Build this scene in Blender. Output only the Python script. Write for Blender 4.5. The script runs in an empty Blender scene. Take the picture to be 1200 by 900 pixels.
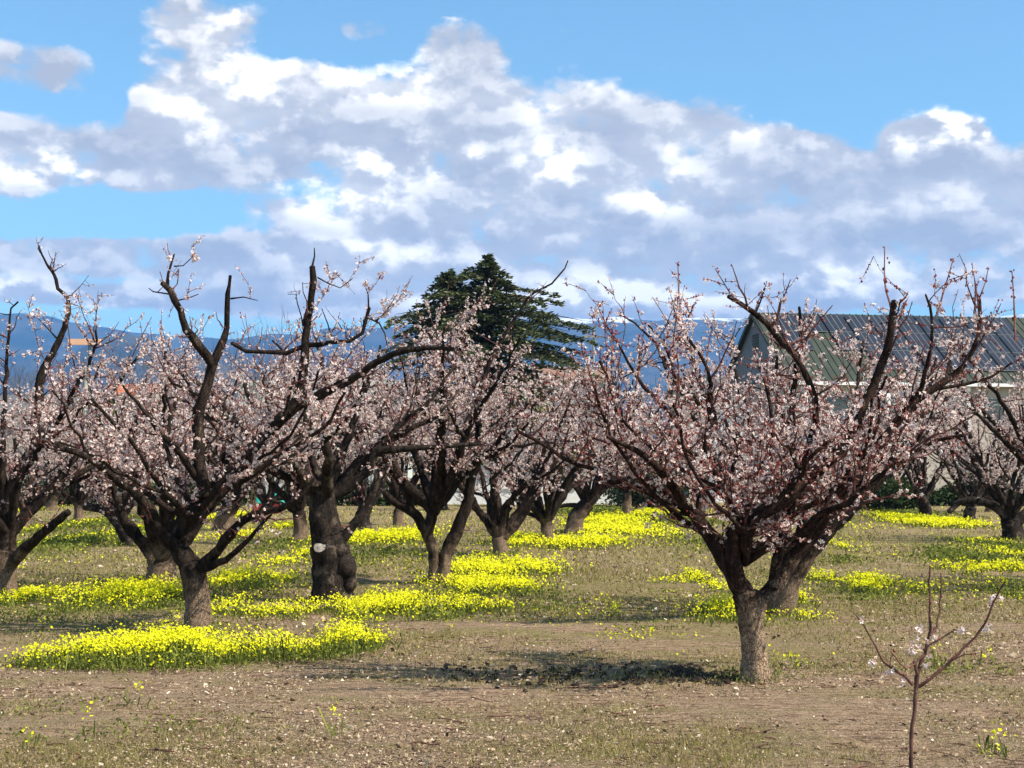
import bpy, math, random
import numpy as np
from mathutils import Vector, noise as mnoise

# ------------------------------------------------------------------ camera, world, sun, exposure
S = bpy.context.scene
C = S.collection
R = math.radians
F, HOR, CAMH = 1800.0, 552.0, 1.6            # focal length and horizon row in photo pixels, eye height in metres
PITCH = math.atan((HOR - 450) / F)
cam = bpy.data.cameras.new('camera'); cam.lens = 36 * F / 1200; cam.sensor_width = 36
cam.clip_start = 0.1; cam.clip_end = 60000
co = bpy.data.objects.new('camera', cam); C.objects.link(co)
co.location = (0, 0, CAMH); co.rotation_euler = (math.pi / 2 + PITCH, 0, 0)
S.camera = co

SUN_AZ = R(110)      # clockwise from +Y (the view direction): the sun stands right and a little behind the camera
SUN_EL = R(46)
S.view_settings.view_transform = 'Standard'
try: S.view_settings.look = 'None'
except Exception: pass
S.view_settings.gamma = 1; S.view_settings.use_curve_mapping = False
S.view_settings.exposure = 1.0
S.cycles.max_bounces = 6; S.cycles.transparent_max_bounces = 8; S.cycles.volume_bounces = 0
S.cycles.use_denoising = True
S.cycles.volume_step_rate = 4
S.cycles.sample_clamp_indirect = 4

sl = bpy.data.lights.new('sun', 'SUN'); sl.energy = 4.6; sl.angle = R(0.5); sl.color = (1, 0.92, 0.79)
so = bpy.data.objects.new('sun', sl); C.objects.link(so)
sdir = Vector((math.sin(SUN_AZ) * math.cos(SUN_EL), math.cos(SUN_AZ) * math.cos(SUN_EL), math.sin(SUN_EL)))
so.rotation_euler = sdir.to_track_quat('Z', 'Y').to_euler(); so.location = (30, -20, 40)

# ---- sky with cumulus, laid out by direction (azimuth, elevation)
class NT:
    def __init__(s, tree): s.t = tree; s.n = tree.nodes; s.l = tree.links
    def new(s, kind, **kw):
        nd = s.n.new(kind)
        for k, v in kw.items(): setattr(nd, k, v)
        return nd
    def put(s, sock, v):
        if isinstance(v, bpy.types.NodeSocket): s.l.new(v, sock)
        elif v is not None: sock.default_value = v
    def m(s, op, a, b=None, c=None, clamp=False):
        nd = s.new('ShaderNodeMath', operation=op); nd.use_clamp = clamp
        for i, v in enumerate((a, b, c)): s.put(nd.inputs[i], v)
        return nd.outputs[0]
    def vm(s, op, a, b=None, c=None, out=0):
        nd = s.new('ShaderNodeVectorMath', operation=op)
        for i, v in enumerate((a, b, c)):
            if v is not None: s.put(nd.inputs[i], v)
        return nd.outputs[out]
    def smooth(s, v, a, b, lo=0.0, hi=1.0):
        nd = s.new('ShaderNodeMapRange', interpolation_type='SMOOTHSTEP')
        s.put(nd.inputs[0], v)
        for i, x in enumerate((a, b, lo, hi)): nd.inputs[i + 1].default_value = x
        return nd.outputs[0]
    def lin(s, v, a, b, lo=0.0, hi=1.0):
        nd = s.new('ShaderNodeMapRange'); s.put(nd.inputs[0], v)
        for i, x in enumerate((a, b, lo, hi)): nd.inputs[i + 1].default_value = x
        return nd.outputs[0]
    def noise(s, vec, scale, detail=4, rough=0.5, dist=0.0, w=None, out=0):
        nd = s.new('ShaderNodeTexNoise')
        s.put(nd.inputs['Vector'], vec); nd.inputs['Scale'].default_value = scale
        nd.inputs['Detail'].default_value = detail; nd.inputs['Roughness'].default_value = rough
        nd.inputs['Distortion'].default_value = dist
        if w: nd.noise_dimensions = w
        return nd.outputs[out]
    def mix(s, f, a, b, mode='MIX'):
        nd = s.new('ShaderNodeMix', data_type='RGBA', blend_type=mode)
        s.put(nd.inputs[0], f)
        for i, v in ((6, a), (7, b)):
            s.put(nd.inputs[i], v if isinstance(v, bpy.types.NodeSocket) else (*v[:3], 1))
        return nd.outputs[2]

# cloud banks: (u, v, half width, half height, weight) as seen from the orchard, turned into angles below
CLOUDS = [
 (228, 42, 85, 34, .95), (52, 103, 80, 28, .95), (543, 60, 58, 32, 1.05), (430, 44, 50, 12, .35),
 (250, 130, 92, 44, .9), (400, 135, 160, 52, 1.1), (480, 185, 190, 34, .9), (330, 172, 70, 26, .6),
 (640, 150, 140, 54, 1.0), (790, 190, 140, 50, 1.0), (900, 190, 90, 42, .85),
 (1090, 174, 66, 20, 1.25), (1100, 235, 200, 44, 1.1), (10, 205, 105, 48, 1.25), (175, 205, 85, 34, 1.35), (430, 44, 50, 12, .3),
 (150, 312, 240, 26, .95), (400, 243, 90, 28, .9), (560, 262, 200, 44, .85), (740, 262, 190, 52, .8), (430, 305, 150, 24, 1.0), (150, 305, 170, 24, .4), (620, 345, 160, 22, .5), (830, 350, 200, 22, .5),
 (930, 290, 320, 60, .95), (640, 335, 200, 26, .6), (90, 354, 150, 15, .8), (300, 356, 130, 14, .6), (520, 358, 240, 18, .8), (740, 345, 160, 24, .7), (1000, 350, 260, 18, .6),
]
HOLES = [(140, 120, 16, 40, .6), (1010, 168, 22, 30, .5), (1165, 150, 20, 30, .4), (120, 45, 40, 36, .45), (128, 205, 14, 30, .6), (350, 50, 40, 28, .4), (468, 52, 22, 30, .4), (620, 60, 30, 30, .3), (120, 250, 60, 14, .5), (350, 226, 40, 12, .5), (60, 274, 190, 14, .5), (200, 250, 60, 16, .4), (960, 145, 60, 18, .5), (600, 312, 60, 12, .3), (200, 335, 150, 8, .3)]
WHITES = [(458, 96, 44, 20, 1.0), (300, 98, 44, 26, .8), (1090, 170, 72, 22, 1.3), (887, 152, 34, 14, 1.0), (50, 212, 80, 20, 1.0),
          (655, 108, 26, 24, .8), (400, 237, 60, 20, 1.0), (490, 192, 120, 22, .75), (650, 195, 36, 20, .9), (775, 232, 50, 24, .8),
          (250, 150, 60, 20, .6), (700, 335, 60, 20, .7), (960, 326, 80, 16, .5), (430, 298, 110, 12, .6), (268, 42, 28, 24, .6), (110, 358, 60, 14, .7), (20, 350, 40, 14, .7), (560, 352, 90, 14, .6), (740, 350, 120, 12, .6), (210, 100, 60, 22, .4), (950, 350, 120, 12, .4)]
SKY_SUN_ROT = SUN_AZ

def blob_sum(nt, uv, lst):
    total = None
    for (u, v, a, b, w) in lst:
        # uv is in "hundreds of photo pixels" seen as angles; a smooth bump that ends at d = 1.9
        d = nt.vm('MULTIPLY_ADD', uv, (100 / a, 100 / b, 0), (-u / a, -v / b, 0))
        q = nt.vm('DOT_PRODUCT', d, d, out=1)
        e = nt.m('DIVIDE', w, nt.m('MULTIPLY_ADD', nt.m('MULTIPLY', q, q), .9, 1.0))
        total = nt.m('ADD', e, total) if total is not None else e
    return total

def make_detail_group():
    g = bpy.data.node_groups.new('cloud_detail', 'ShaderNodeTree')
    g.interface.new_socket('uv', in_out='INPUT', socket_type='NodeSocketVector')
    g.interface.new_socket('density', in_out='OUTPUT', socket_type='NodeSocketFloat')
    nt = NT(g); i = nt.new('NodeGroupInput'); o = nt.new('NodeGroupOutput'); uv = i.outputs[0]
    wv = nt.vm('MULTIPLY', uv, (1, 1.5, 1))
    warp = nt.vm('MULTIPLY_ADD', nt.noise(wv, 2.6, 3, .6, w='2D', out=1), (.5, .5, 0), wv)
    n1 = nt.m('SUBTRACT', nt.noise(wv, .80, 8, .56, .1, w='2D'), .5)
    n2 = nt.new('ShaderNodeTexVoronoi', feature='SMOOTH_F1'); nt.put(n2.inputs['Vector'], warp)
    n2.voronoi_dimensions = '2D'; n2.inputs['Scale'].default_value = 1.5; n2.inputs['Detail'].default_value = 1.6; n2.inputs['Roughness'].default_value = .5; n2.inputs['Smoothness'].default_value = .6
    d = nt.m('MULTIPLY_ADD', nt.m('SUBTRACT', .42, n2.outputs['Distance']), .62, nt.m('MULTIPLY', n1, 1.15))
    nt.put(o.inputs[0], d)
    return g

def make_world():
    w = bpy.data.worlds.new('World'); S.world = w; w.use_nodes = True
    w.node_tree.nodes.clear(); nt = NT(w.node_tree)
    out = nt.new('ShaderNodeOutputWorld'); bg = nt.new('ShaderNodeBackground')
    sky = nt.new('ShaderNodeTexSky', sky_type='NISHITA'); sky.sun_disc = False
    sky.sun_elevation = SUN_EL; sky.sun_rotation = SKY_SUN_ROT; sky.altitude = 100; sky.air_density = 1.0; sky.dust_density = .3; sky.ozone_density = 3.0
    tc = nt.new('ShaderNodeTexCoord'); sep = nt.new('ShaderNodeSeparateXYZ'); nt.put(sep.inputs[0], tc.outputs['Generated'])
    az = nt.m('ARCTAN2', sep.outputs[0], sep.outputs[1]); el = nt.m('ARCSINE', sep.outputs[2])
    cmb = nt.new('ShaderNodeCombineXYZ')
    nt.put(cmb.inputs[0], nt.m('MULTIPLY_ADD', az, F / 100, 6.0)); nt.put(cmb.inputs[1], nt.m('MULTIPLY_ADD', el, -F / 100, HOR / 100))
    uv = cmb.outputs[0]
    g = make_detail_group()
    def dens(vec):
        nd = nt.new('ShaderNodeGroup'); nd.node_tree = g; nt.put(nd.inputs[0], vec); return nd.outputs[0]
    b = nt.m('SUBTRACT', blob_sum(nt, uv, CLOUDS), blob_sum(nt, uv, HOLES))
    inside = nt.vm('MULTIPLY_ADD', uv, (1 / 9.0, 1 / 3.4, 0), (-6 / 9.0, -2.0 / 3.4, 0))
    inside = nt.m('POWER', 2.0, nt.m('MULTIPLY', nt.vm('DOT_PRODUCT', inside, inside, out=1), -1.2))
    far = nt.noise(nt.vm('MULTIPLY', uv, (1, 1.7, 1)), 0.11, 3, .5, w='2D')        # cloud cover away from the view
    base = nt.m('MULTIPLY', nt.m('SUBTRACT', 1, nt.m('MULTIPLY', inside, 1.4, clamp=True), clamp=True), nt.smooth(far, .45, .7, 0, 1.0))
    b = nt.m('MINIMUM', nt.m('ADD', b, base), 1.25)
    t0 = dens(uv); t1 = dens(nt.vm('ADD', uv, (0.09, -0.20, 0)))
    d0 = nt.m('ADD', b, t0)
    cover = nt.smooth(d0, CLO, CHI)
    whites = blob_sum(nt, uv, WHITES)
    lit = nt.m('SUBTRACT', t0, t1)  # sunlit and shaded sides of the puffs, painted into the sky colour
    edge = nt.smooth(lit, -.22, .34)
    rim = nt.m('SUBTRACT', 1, nt.smooth(d0, .7, 1.5))
    big = nt.noise(nt.vm('MULTIPLY', uv, (1, 2.2, 1)), .6, 4, .55, w='2D')
    lum = nt.m('MULTIPLY_ADD', edge, .50, nt.m('MULTIPLY_ADD', big, 1.1, -.55))
    lum = nt.m('MULTIPLY_ADD', rim, .16, lum)
    lum = nt.m('ADD', lum, nt.m('MULTIPLY', whites, nt.m('MULTIPLY_ADD', edge, .55, .25)), clamp=True)
    ramp = nt.new('ShaderNodeValToRGB'); nt.put(ramp.inputs[0], lum)
    cr = ramp.color_ramp
    K = CLOUD_K   # the physical sky is about ten times the picture's scale; the strength below brings both down
    cr.elements[0].position = 0; cr.elements[0].color = (.53, .535, .57, 1)
    e = cr.elements.new(.35); e.color = (.72, .71, .71, 1)
    e = cr.elements.new(.65); e.color = (1.06, 1.02, .96, 1)
    cr.elements[-1].position = 1; cr.elements[-1].color = (1.6, 1.53, 1.42, 1)
    skyc = nt.mix(1.0, sky.outputs[0], SKY_TINT, 'MULTIPLY')
    cloud = nt.mix(1.0, ramp.outputs[0], (K, K, K), 'MULTIPLY')
    c = nt.mix(nt.m('MULTIPLY', cover, .97), skyc, cloud)
    nt.put(bg.inputs[0], c); bg.inputs[1].default_value = 0.1
    nt.put(out.inputs[0], bg.outputs[0])
    w.cycles.sampling_method = 'MANUAL'; w.cycles.sample_map_resolution = 256
CLO, CHI, CLOUD_K, SKY_TINT = .46, .92, 5.6, (.86, 1.05, 1.0)
make_world()

# ------------------------------------------------------------------ helpers
cp, sp_ = math.cos(PITCH), math.sin(PITCH)
def ray(u, v):
    x, y = (u - 600) / F, (450 - v) / F
    return np.array((x, cp - y * sp_, sp_ + y * cp))
def P(u, v, Y):                                   # point at distance Y seen at pixel (u, v)
    d = ray(u, v); return np.array((0, 0, CAMH)) + d * (Y / d[1])
def G(u, v):                                      # ground point under pixel (u, v)
    d = ray(u, v); return np.array((0, 0, CAMH)) + d * (CAMH / -d[2])
def proj(p):
    p = np.asarray(p) - (0, 0, CAMH); y = p[..., 1] * cp + p[..., 2] * sp_; z = -p[..., 1] * sp_ + p[..., 2] * cp
    return 600 + F * p[..., 0] / y, 450 - F * z / y

class MB:
    def __init__(s): s.v = []; s.f = {3: [], 4: []}; s.m = {3: [], 4: []}; s.n = 0
    def add(s, v, f, mi=0):
        v = np.asarray(v, float).reshape(-1, 3); f = np.asarray(f, int)
        k = f.shape[1]; s.v.append(v); s.f[k].append(f + s.n); s.m[k].append(np.full(len(f), mi)); s.n += len(v)
    def tubes(s, pts, rad, k=6, mi=0, cap=True, lump=0.0):   # pts (M,N,3), rad (M,N)
        pts = np.asarray(pts, float); rad = np.asarray(rad, float)
        if pts.ndim == 2: pts = pts[None]; rad = rad[None]
        M, N, _ = pts.shape
        t = np.gradient(pts, axis=1); t /= np.linalg.norm(t, axis=2, keepdims=True) + 1e-9
        ax = pts[:, -1] - pts[:, 0]; ax /= np.linalg.norm(ax, axis=1, keepdims=True) + 1e-9
        ref = np.where(np.abs(ax[:, 2:3]) > .75, np.array([[1., .13, 0]]), np.array([[0, .1, 1.]]))[:, None, :]
        a = np.cross(t, np.broadcast_to(ref, t.shape)); a /= np.linalg.norm(a, axis=2, keepdims=True) + 1e-9
        b = np.cross(t, a)
        th = np.arange(k) * 2 * np.pi / k
        ring = pts[:, :, None] + rad[:, :, None, None] * (np.cos(th)[None, None, :, None] * a[:, :, None] + np.sin(th)[None, None, :, None] * b[:, :, None])
        if lump:
            for n_ in range(N):
                ctr = pts[0, n_]; r_ = rad[0, n_]
                for j_ in range(k):
                    p_ = ring[0, n_, j_]; q_ = Vector((p_[0], p_[1], p_[2] * .45)); g_ = Vector((math.cos(th[j_]) * 1.6, math.sin(th[j_]) * 1.6, p_[2] * 1.2 + ctr[0]))
                    f_ = 1 + lump * (.9 * mnoise.noise(q_ * 9) + .6 * mnoise.noise(q_ * 26) + .7 * mnoise.noise(g_))
                    foot = max(0, 1 - max(0, p_[2]) / .28)
                    f_ += foot ** 2 * (.16 + .42 * max(0, mnoise.noise(Vector((math.cos(th[j_]) * 1.7 + ctr[0], math.sin(th[j_]) * 1.7, 3.1)))))
                    ring[0, n_, j_] = ctr + (p_ - ctr) * f_
        i = np.arange(N - 1)[:, None] * k; j = np.arange(k)[None]
        q = np.stack([i + j, i + (j + 1) % k, i + k + (j + 1) % k, i + k + j], -1).reshape(-1, 4)
        f = (q[None] + (np.arange(M) * N * k)[:, None, None]).reshape(-1, 4)
        s.add(ring.reshape(-1, 3), f, mi)
        if cap and k <= 4 and k > 2:
            pass
        if cap and M == 1 and k > 4:
            c = pts[0, -1] + t[0, -1] * rad[0, -1] * .5
            top = ring[0, -1]
            s.add(np.vstack([top, c]), np.array([(x, (x + 1) % k, k) for x in range(k)]), mi)
    def box(s, lo, hi, mi=0, M=None):
        x0, y0, z0 = lo; x1, y1, z1 = hi
        v = np.array([(x0,y0,z0),(x1,y0,z0),(x1,y1,z0),(x0,y1,z0),(x0,y0,z1),(x1,y0,z1),(x1,y1,z1),(x0,y1,z1)], float)
        if M is not None: v = M(v)
        s.add(v, [(0,3,2,1),(4,5,6,7),(0,1,5,4),(1,2,6,5),(2,3,7,6),(3,0,4,7)], mi)
    def build(s, name, mats, parent=None, smooth=False, origin=None):
        me = bpy.data.meshes.new(name)
        V = np.vstack(s.v)
        if origin is not None: V = V - np.asarray(origin)
        f3 = np.vstack(s.f[3]) if s.f[3] else np.zeros((0, 3), int); f4 = np.vstack(s.f[4]) if s.f[4] else np.zeros((0, 4), int)
        loops = np.concatenate([f3.ravel(), f4.ravel()]); tot = np.concatenate([np.full(len(f3), 3), np.full(len(f4), 4)])
        start = np.concatenate([[0], np.cumsum(tot)[:-1]])
        mi = np.concatenate([np.concatenate(s.m[3]) if s.m[3] else np.zeros(0), np.concatenate(s.m[4]) if s.m[4] else np.zeros(0)]).astype(np.int32)
        me.vertices.add(len(V)); me.vertices.foreach_set('co', V.astype(np.float32).ravel())
        me.loops.add(len(loops)); me.loops.foreach_set('vertex_index', loops.astype(np.int32))
        me.polygons.add(len(tot)); me.polygons.foreach_set('loop_start', start.astype(np.int32)); me.polygons.foreach_set('loop_total', tot.astype(np.int32))
        me.polygons.foreach_set('material_index', mi)
        me.polygons.foreach_set('use_smooth', np.full(len(tot), smooth))
        for m in (mats if isinstance(mats, (list, tuple)) else [mats]): me.materials.append(m)
        me.update(calc_edges=True)
        o = bpy.data.objects.new(name, me); C.objects.link(o)
        if parent is not None: o.parent = parent
        return o

def tag(o, label=None, cat=None, group=None, kind=None):
    if label: o['label'] = label
    if cat: o['category'] = cat
    if group: o['group'] = group
    if kind: o['kind'] = kind
    return o
def empty(name, loc, label, cat, group=None):
    o = bpy.data.objects.new(name, None); C.objects.link(o); o.location = tuple(loc); o.empty_display_size = .3
    return tag(o, label, cat, group)
def copy_thing(root, loc, rz, sc, label, group=None):
    r = root.copy(); C.objects.link(r); r.location = tuple(loc); r.rotation_euler = (0, 0, rz); r.scale = (sc[0], sc[0], sc[1])
    tag(r, label, None, group)
    for ch in list(root.children):
        c = ch.copy(); C.objects.link(c); c.parent = r
        if 'label' in c: del c['label']
    return r

# ------------------------------------------------------------------ materials
def mat(name):
    m = bpy.data.materials.new(name); m.use_nodes = True; nt = NT(m.node_tree)
    b = nt.n['Principled BSDF']; b.inputs['Roughness'].default_value = .85
    b.inputs['Specular IOR Level'].default_value = .25
    return m, nt, b
def bump(nt, b, h, strength=.5, dist=.02):
    nd = nt.new('ShaderNodeBump'); nd.inputs['Strength'].default_value = strength; nd.inputs['Distance'].default_value = dist
    nt.put(nd.inputs['Height'], h); nt.put(b.inputs['Normal'], nd.outputs[0])
def objco(nt): return nt.new('ShaderNodeTexCoord').outputs['Object']
def flat(name, c, rough=.8, var=.15, scale=3.0, bmp=.2, spec=.25):
    m, nt, b = mat(name); co_ = objco(nt)
    n = nt.noise(co_, scale, 6, .6)
    dark = tuple(x * (1 - var * 1.6) for x in c); light = tuple(min(1, x * (1 + var)) for x in c)
    nt.put(b.inputs['Base Color'], nt.mix(nt.smooth(n, .3, .7), dark, light))
    b.inputs['Roughness'].default_value = rough; b.inputs['Specular IOR Level'].default_value = spec
    if bmp: bump(nt, b, nt.noise(co_, scale * 6, 5, .6), bmp, .02)
    return m

def bark_mat(name, dark, mid, light, ztan=0.0):
    m, nt, b = mat(name); oc = objco(nt)
    st = nt.vm('MULTIPLY', oc, (1, 1, .35))
    n1 = nt.noise(st, 14, 8, .65, .5); n2 = nt.noise(oc, 5, 5, .6)
    vor = nt.new('ShaderNodeTexVoronoi', feature='DISTANCE_TO_EDGE'); nt.put(vor.inputs['Vector'], nt.vm('MULTIPLY_ADD', nt.noise(oc, 9, 3, out=1), (.16, .16, .16), nt.vm('MULTIPLY', oc, (1, 1, .22))))
    vor.inputs['Scale'].default_value = 48
    crack = nt.smooth(vor.outputs['Distance'], 0.0, .12)
    c = nt.mix(nt.smooth(n1, .35, .62), dark, mid)
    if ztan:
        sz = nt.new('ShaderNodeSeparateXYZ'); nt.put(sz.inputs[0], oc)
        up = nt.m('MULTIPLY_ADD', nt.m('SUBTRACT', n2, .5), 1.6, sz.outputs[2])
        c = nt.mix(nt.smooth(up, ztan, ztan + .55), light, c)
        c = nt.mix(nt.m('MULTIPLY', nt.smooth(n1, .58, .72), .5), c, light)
    else:
        c = nt.mix(nt.m('MULTIPLY', nt.smooth(n2, .52, .68), .75), c, light)
    c = nt.mix(nt.m('MULTIPLY_ADD', crack, .6, .4), tuple(x * .6 for x in dark), c)
    nt.put(b.inputs['Base Color'], c); b.inputs['Roughness'].default_value = .95; b.inputs['Specular IOR Level'].default_value = .1
    bump(nt, b, nt.m('ADD', nt.m('MULTIPLY', crack, .6), n1), .9, .025)
    return m
M = {}
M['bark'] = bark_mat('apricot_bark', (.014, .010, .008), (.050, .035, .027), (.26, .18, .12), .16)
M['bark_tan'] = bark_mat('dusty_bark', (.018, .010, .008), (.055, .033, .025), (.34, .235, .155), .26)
M['bark_old'] = bark_mat('old_bark', (.014, .011, .009), (.052, .039, .032), (.22, .165, .125))
M['scar'] = flat('cut_wood', (.38, .33, .28), .9, .3, 14, .5)
def twig_mat(name, c1, c2):
    m, nt, b = mat(name); n = nt.noise(objco(nt), 9, 3, .5)
    nt.put(b.inputs['Base Color'], nt.mix(nt.smooth(n, .35, .65), c1, c2)); b.inputs['Roughness'].default_value = .7
    return m
M['twig'] = twig_mat('young_wood', (.045, .020, .017), (.13, .052, .042))
M['shoot'] = twig_mat('red_shoot', (.15, .06, .045), (.30, .15, .115))
M['sapbark'] = twig_mat('sapling_bark', (.05, .022, .018), (.17, .075, .055))
M['greytwig'] = twig_mat('grey_twig', (.09, .075, .068), (.17, .145, .13))

def leafy(name, stops, transl=.3, rough=.6):
    m = bpy.data.materials.new(name); m.use_nodes = True; nt = NT(m.node_tree); nt.n.clear()
    o = nt.new('ShaderNodeOutputMaterial'); geo = nt.new('ShaderNodeNewGeometry')
    ramp = nt.new('ShaderNodeValToRGB'); nt.put(ramp.inputs[0], geo.outputs['Random Per Island'])
    cr = ramp.color_ramp; cr.interpolation = 'LINEAR'
    cr.elements[0].position = stops[0][0]; cr.elements[0].color = (*stops[0][1], 1)
    cr.elements[1].position = stops[-1][0]; cr.elements[1].color = (*stops[-1][1], 1)
    for p, c in stops[1:-1]: e = cr.elements.new(p); e.color = (*c, 1)
    d = nt.new('ShaderNodeBsdfDiffuse'); t = nt.new('ShaderNodeBsdfTranslucent'); mx = nt.new('ShaderNodeMixShader')
    nt.put(d.inputs[0], ramp.outputs[0]); nt.put(t.inputs[0], ramp.outputs[0]); mx.inputs[0].default_value = transl
    nt.l.new(d.outputs[0], mx.inputs[1]); nt.l.new(t.outputs[0], mx.inputs[2]); nt.l.new(mx.outputs[0], o.inputs[0])
    return m
M['petal'] = leafy('pink_petal', [(0, (.50, .27, .22)), (.25, (.72, .53, .47)), (.55, (.88, .75, .70)), (1, (.96, .92, .88))], .42)
M['calyx'] = leafy('calyx_red', [(0, (.10, .022, .02)), (.6, (.23, .06, .05)), (1, (.36, .14, .12))], .1)
M['yellow'] = leafy('yellow_petal', [(0, (.52, .52, .02)), (.2, (.78, .75, .012)), (.6, (.86, .83, .015)), (1, (.97, .94, .08))], .35)
M['weed'] = leafy('weed_leaf', [(0, (.06, .085, .015)), (.5, (.14, .17, .035)), (1, (.30, .31, .07))], .3)
M['grass'] = leafy('grass_blade', [(0, (.13, .12, .03)), (.35, (.22, .20, .055)), (.7, (.32, .26, .09)), (1, (.46, .37, .19))], .25)
M['litter'] = leafy('ground_litter', [(0, (.07, .04, .025)), (.25, (.20, .13, .08)), (.65, (.38, .28, .18)), (.9, (.50, .39, .27)), (1, (.64, .56, .45))], 0)
M['needle'] = leafy('cedar_needles', [(0, (.030, .042, .018)), (.5, (.085, .105, .048)), (1, (.20, .21, .11))], .15)
M['shrubleaf'] = leafy('shrub_leaf', [(0, (.06, .08, .015)), (1, (.19, .20, .05))], .25)
M['darkleaf'] = leafy('dark_leaf', [(0, (.018, .034, .014)), (1, (.065, .09, .035))], .2)
M['clod_shade'] = flat('dark_soil_and_shade', (.040, .027, .020), .95, .35, 30, .8)  # dark colour for clods and for the tree shadow they stand in for

# ------------------------------------------------------------------ ground and mountains
def gz(x, y):
    f = math.exp(-((x * x + y * y) / 6400.0))
    return f * (.05 * mnoise.noise(Vector((x * .35, y * .35, 0))) + .025 * mnoise.noise(Vector((x * 1.3, y * 1.3, 3))))
def build_ground():
    def axis(a, dense, end):
        v = list(np.arange(0, dense, a)); s = a
        while v[-1] < end: s *= 1.22; v.append(v[-1] + s)
        return np.array(v)
    ax = axis(.30, 16, 30000); xs = np.concatenate([-ax[::-1][:-1], ax])
    ay = axis(.30, 40, 30000); by = axis(1.0, 6, 30000); ys = np.concatenate([-by[::-1][:-1], ay])
    nx, ny = len(xs), len(ys)
    V = np.array([(x, y, gz(x, y) if abs(x) < 200 and abs(y) < 200 else 0) for y in ys for x in xs])
    i = (np.arange(ny - 1)[:, None] * nx + np.arange(nx - 1)[None]).ravel()
    mb = MB(); mb.add(V, np.stack([i, i + 1, i + nx + 1, i + nx], -1))
    m, nt, b = mat('orchard_soil'); oc = objco(nt)
    n_big = nt.noise(oc, .22, 5, .6); n_mid = nt.noise(oc, 1.6, 6, .65); n_f = nt.noise(oc, 22, 8, .75); n_ff = nt.noise(oc, 75, 4, .7)
    n_s = nt.noise(nt.vm('MULTIPLY', oc, (.35, 1.3, 1)), .8, 6, .6)
    n_st = nt.noise(nt.vm('MULTIPLY', oc, (3.5, 14, 1)), 1.0, 7, .7)
    soil = nt.mix(nt.smooth(nt.m('MULTIPLY_ADD', n_st, .5, nt.m('MULTIPLY', n_f, .5)), .40, .60), (.125, .075, .047), (.54, .375, .245))
    soil = nt.mix(nt.smooth(n_mid, .35, .7), soil, nt.mix(nt.smooth(n_ff, .4, .6), (.16, .105, .065), (.50, .375, .24)))
    green = nt.mix(nt.smooth(n_f, .35, .65), (.09, .085, .022), (.32, .28, .09))
    sp3 = nt.new('ShaderNodeSeparateXYZ'); nt.put(sp3.inputs[0], oc)
    n_s = nt.m('ADD', n_s, nt.m('MULTIPLY', nt.smooth(sp3.outputs[1], 13, 19), .13))
    c = nt.mix(nt.m('MULTIPLY', nt.smooth(nt.m('ADD', n_s, nt.m('MULTIPLY', nt.m('SUBTRACT', n_mid, .5), .6)), .45, .68), .6), soil, green)
    vor = nt.new('ShaderNodeTexVoronoi'); nt.put(vor.inputs['Vector'], oc); vor.inputs['Scale'].default_value = 34
    speck = nt.m('LESS_THAN', vor.outputs['Distance'], .17)
    sepc = nt.new('ShaderNodeSeparateColor'); nt.put(sepc.inputs[0], vor.outputs['Color'])
    speck = nt.m('MULTIPLY', speck, nt.m('GREATER_THAN', sepc.outputs[0], .72))
    c = nt.mix(speck, c, (.55, .47, .38))
    speck2 = nt.m('MULTIPLY', nt.m('LESS_THAN', vor.outputs['Distance'], .25), nt.m('LESS_THAN', sepc.outputs[0], .12))
    c = nt.mix(speck2, c, (.04, .028, .02))
    nt.put(b.inputs['Base Color'], c); b.inputs['Roughness'].default_value = 1; b.inputs['Specular IOR Level'].default_value = .05
    bump(nt, b, nt.m('ADD', nt.m('MULTIPLY', n_f, 1.0), nt.m('MULTIPLY', n_ff, .5)), 1.0, .05)
    o = mb.build('ground', m, smooth=True); o['kind'] = 'structure'
build_ground()

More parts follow.
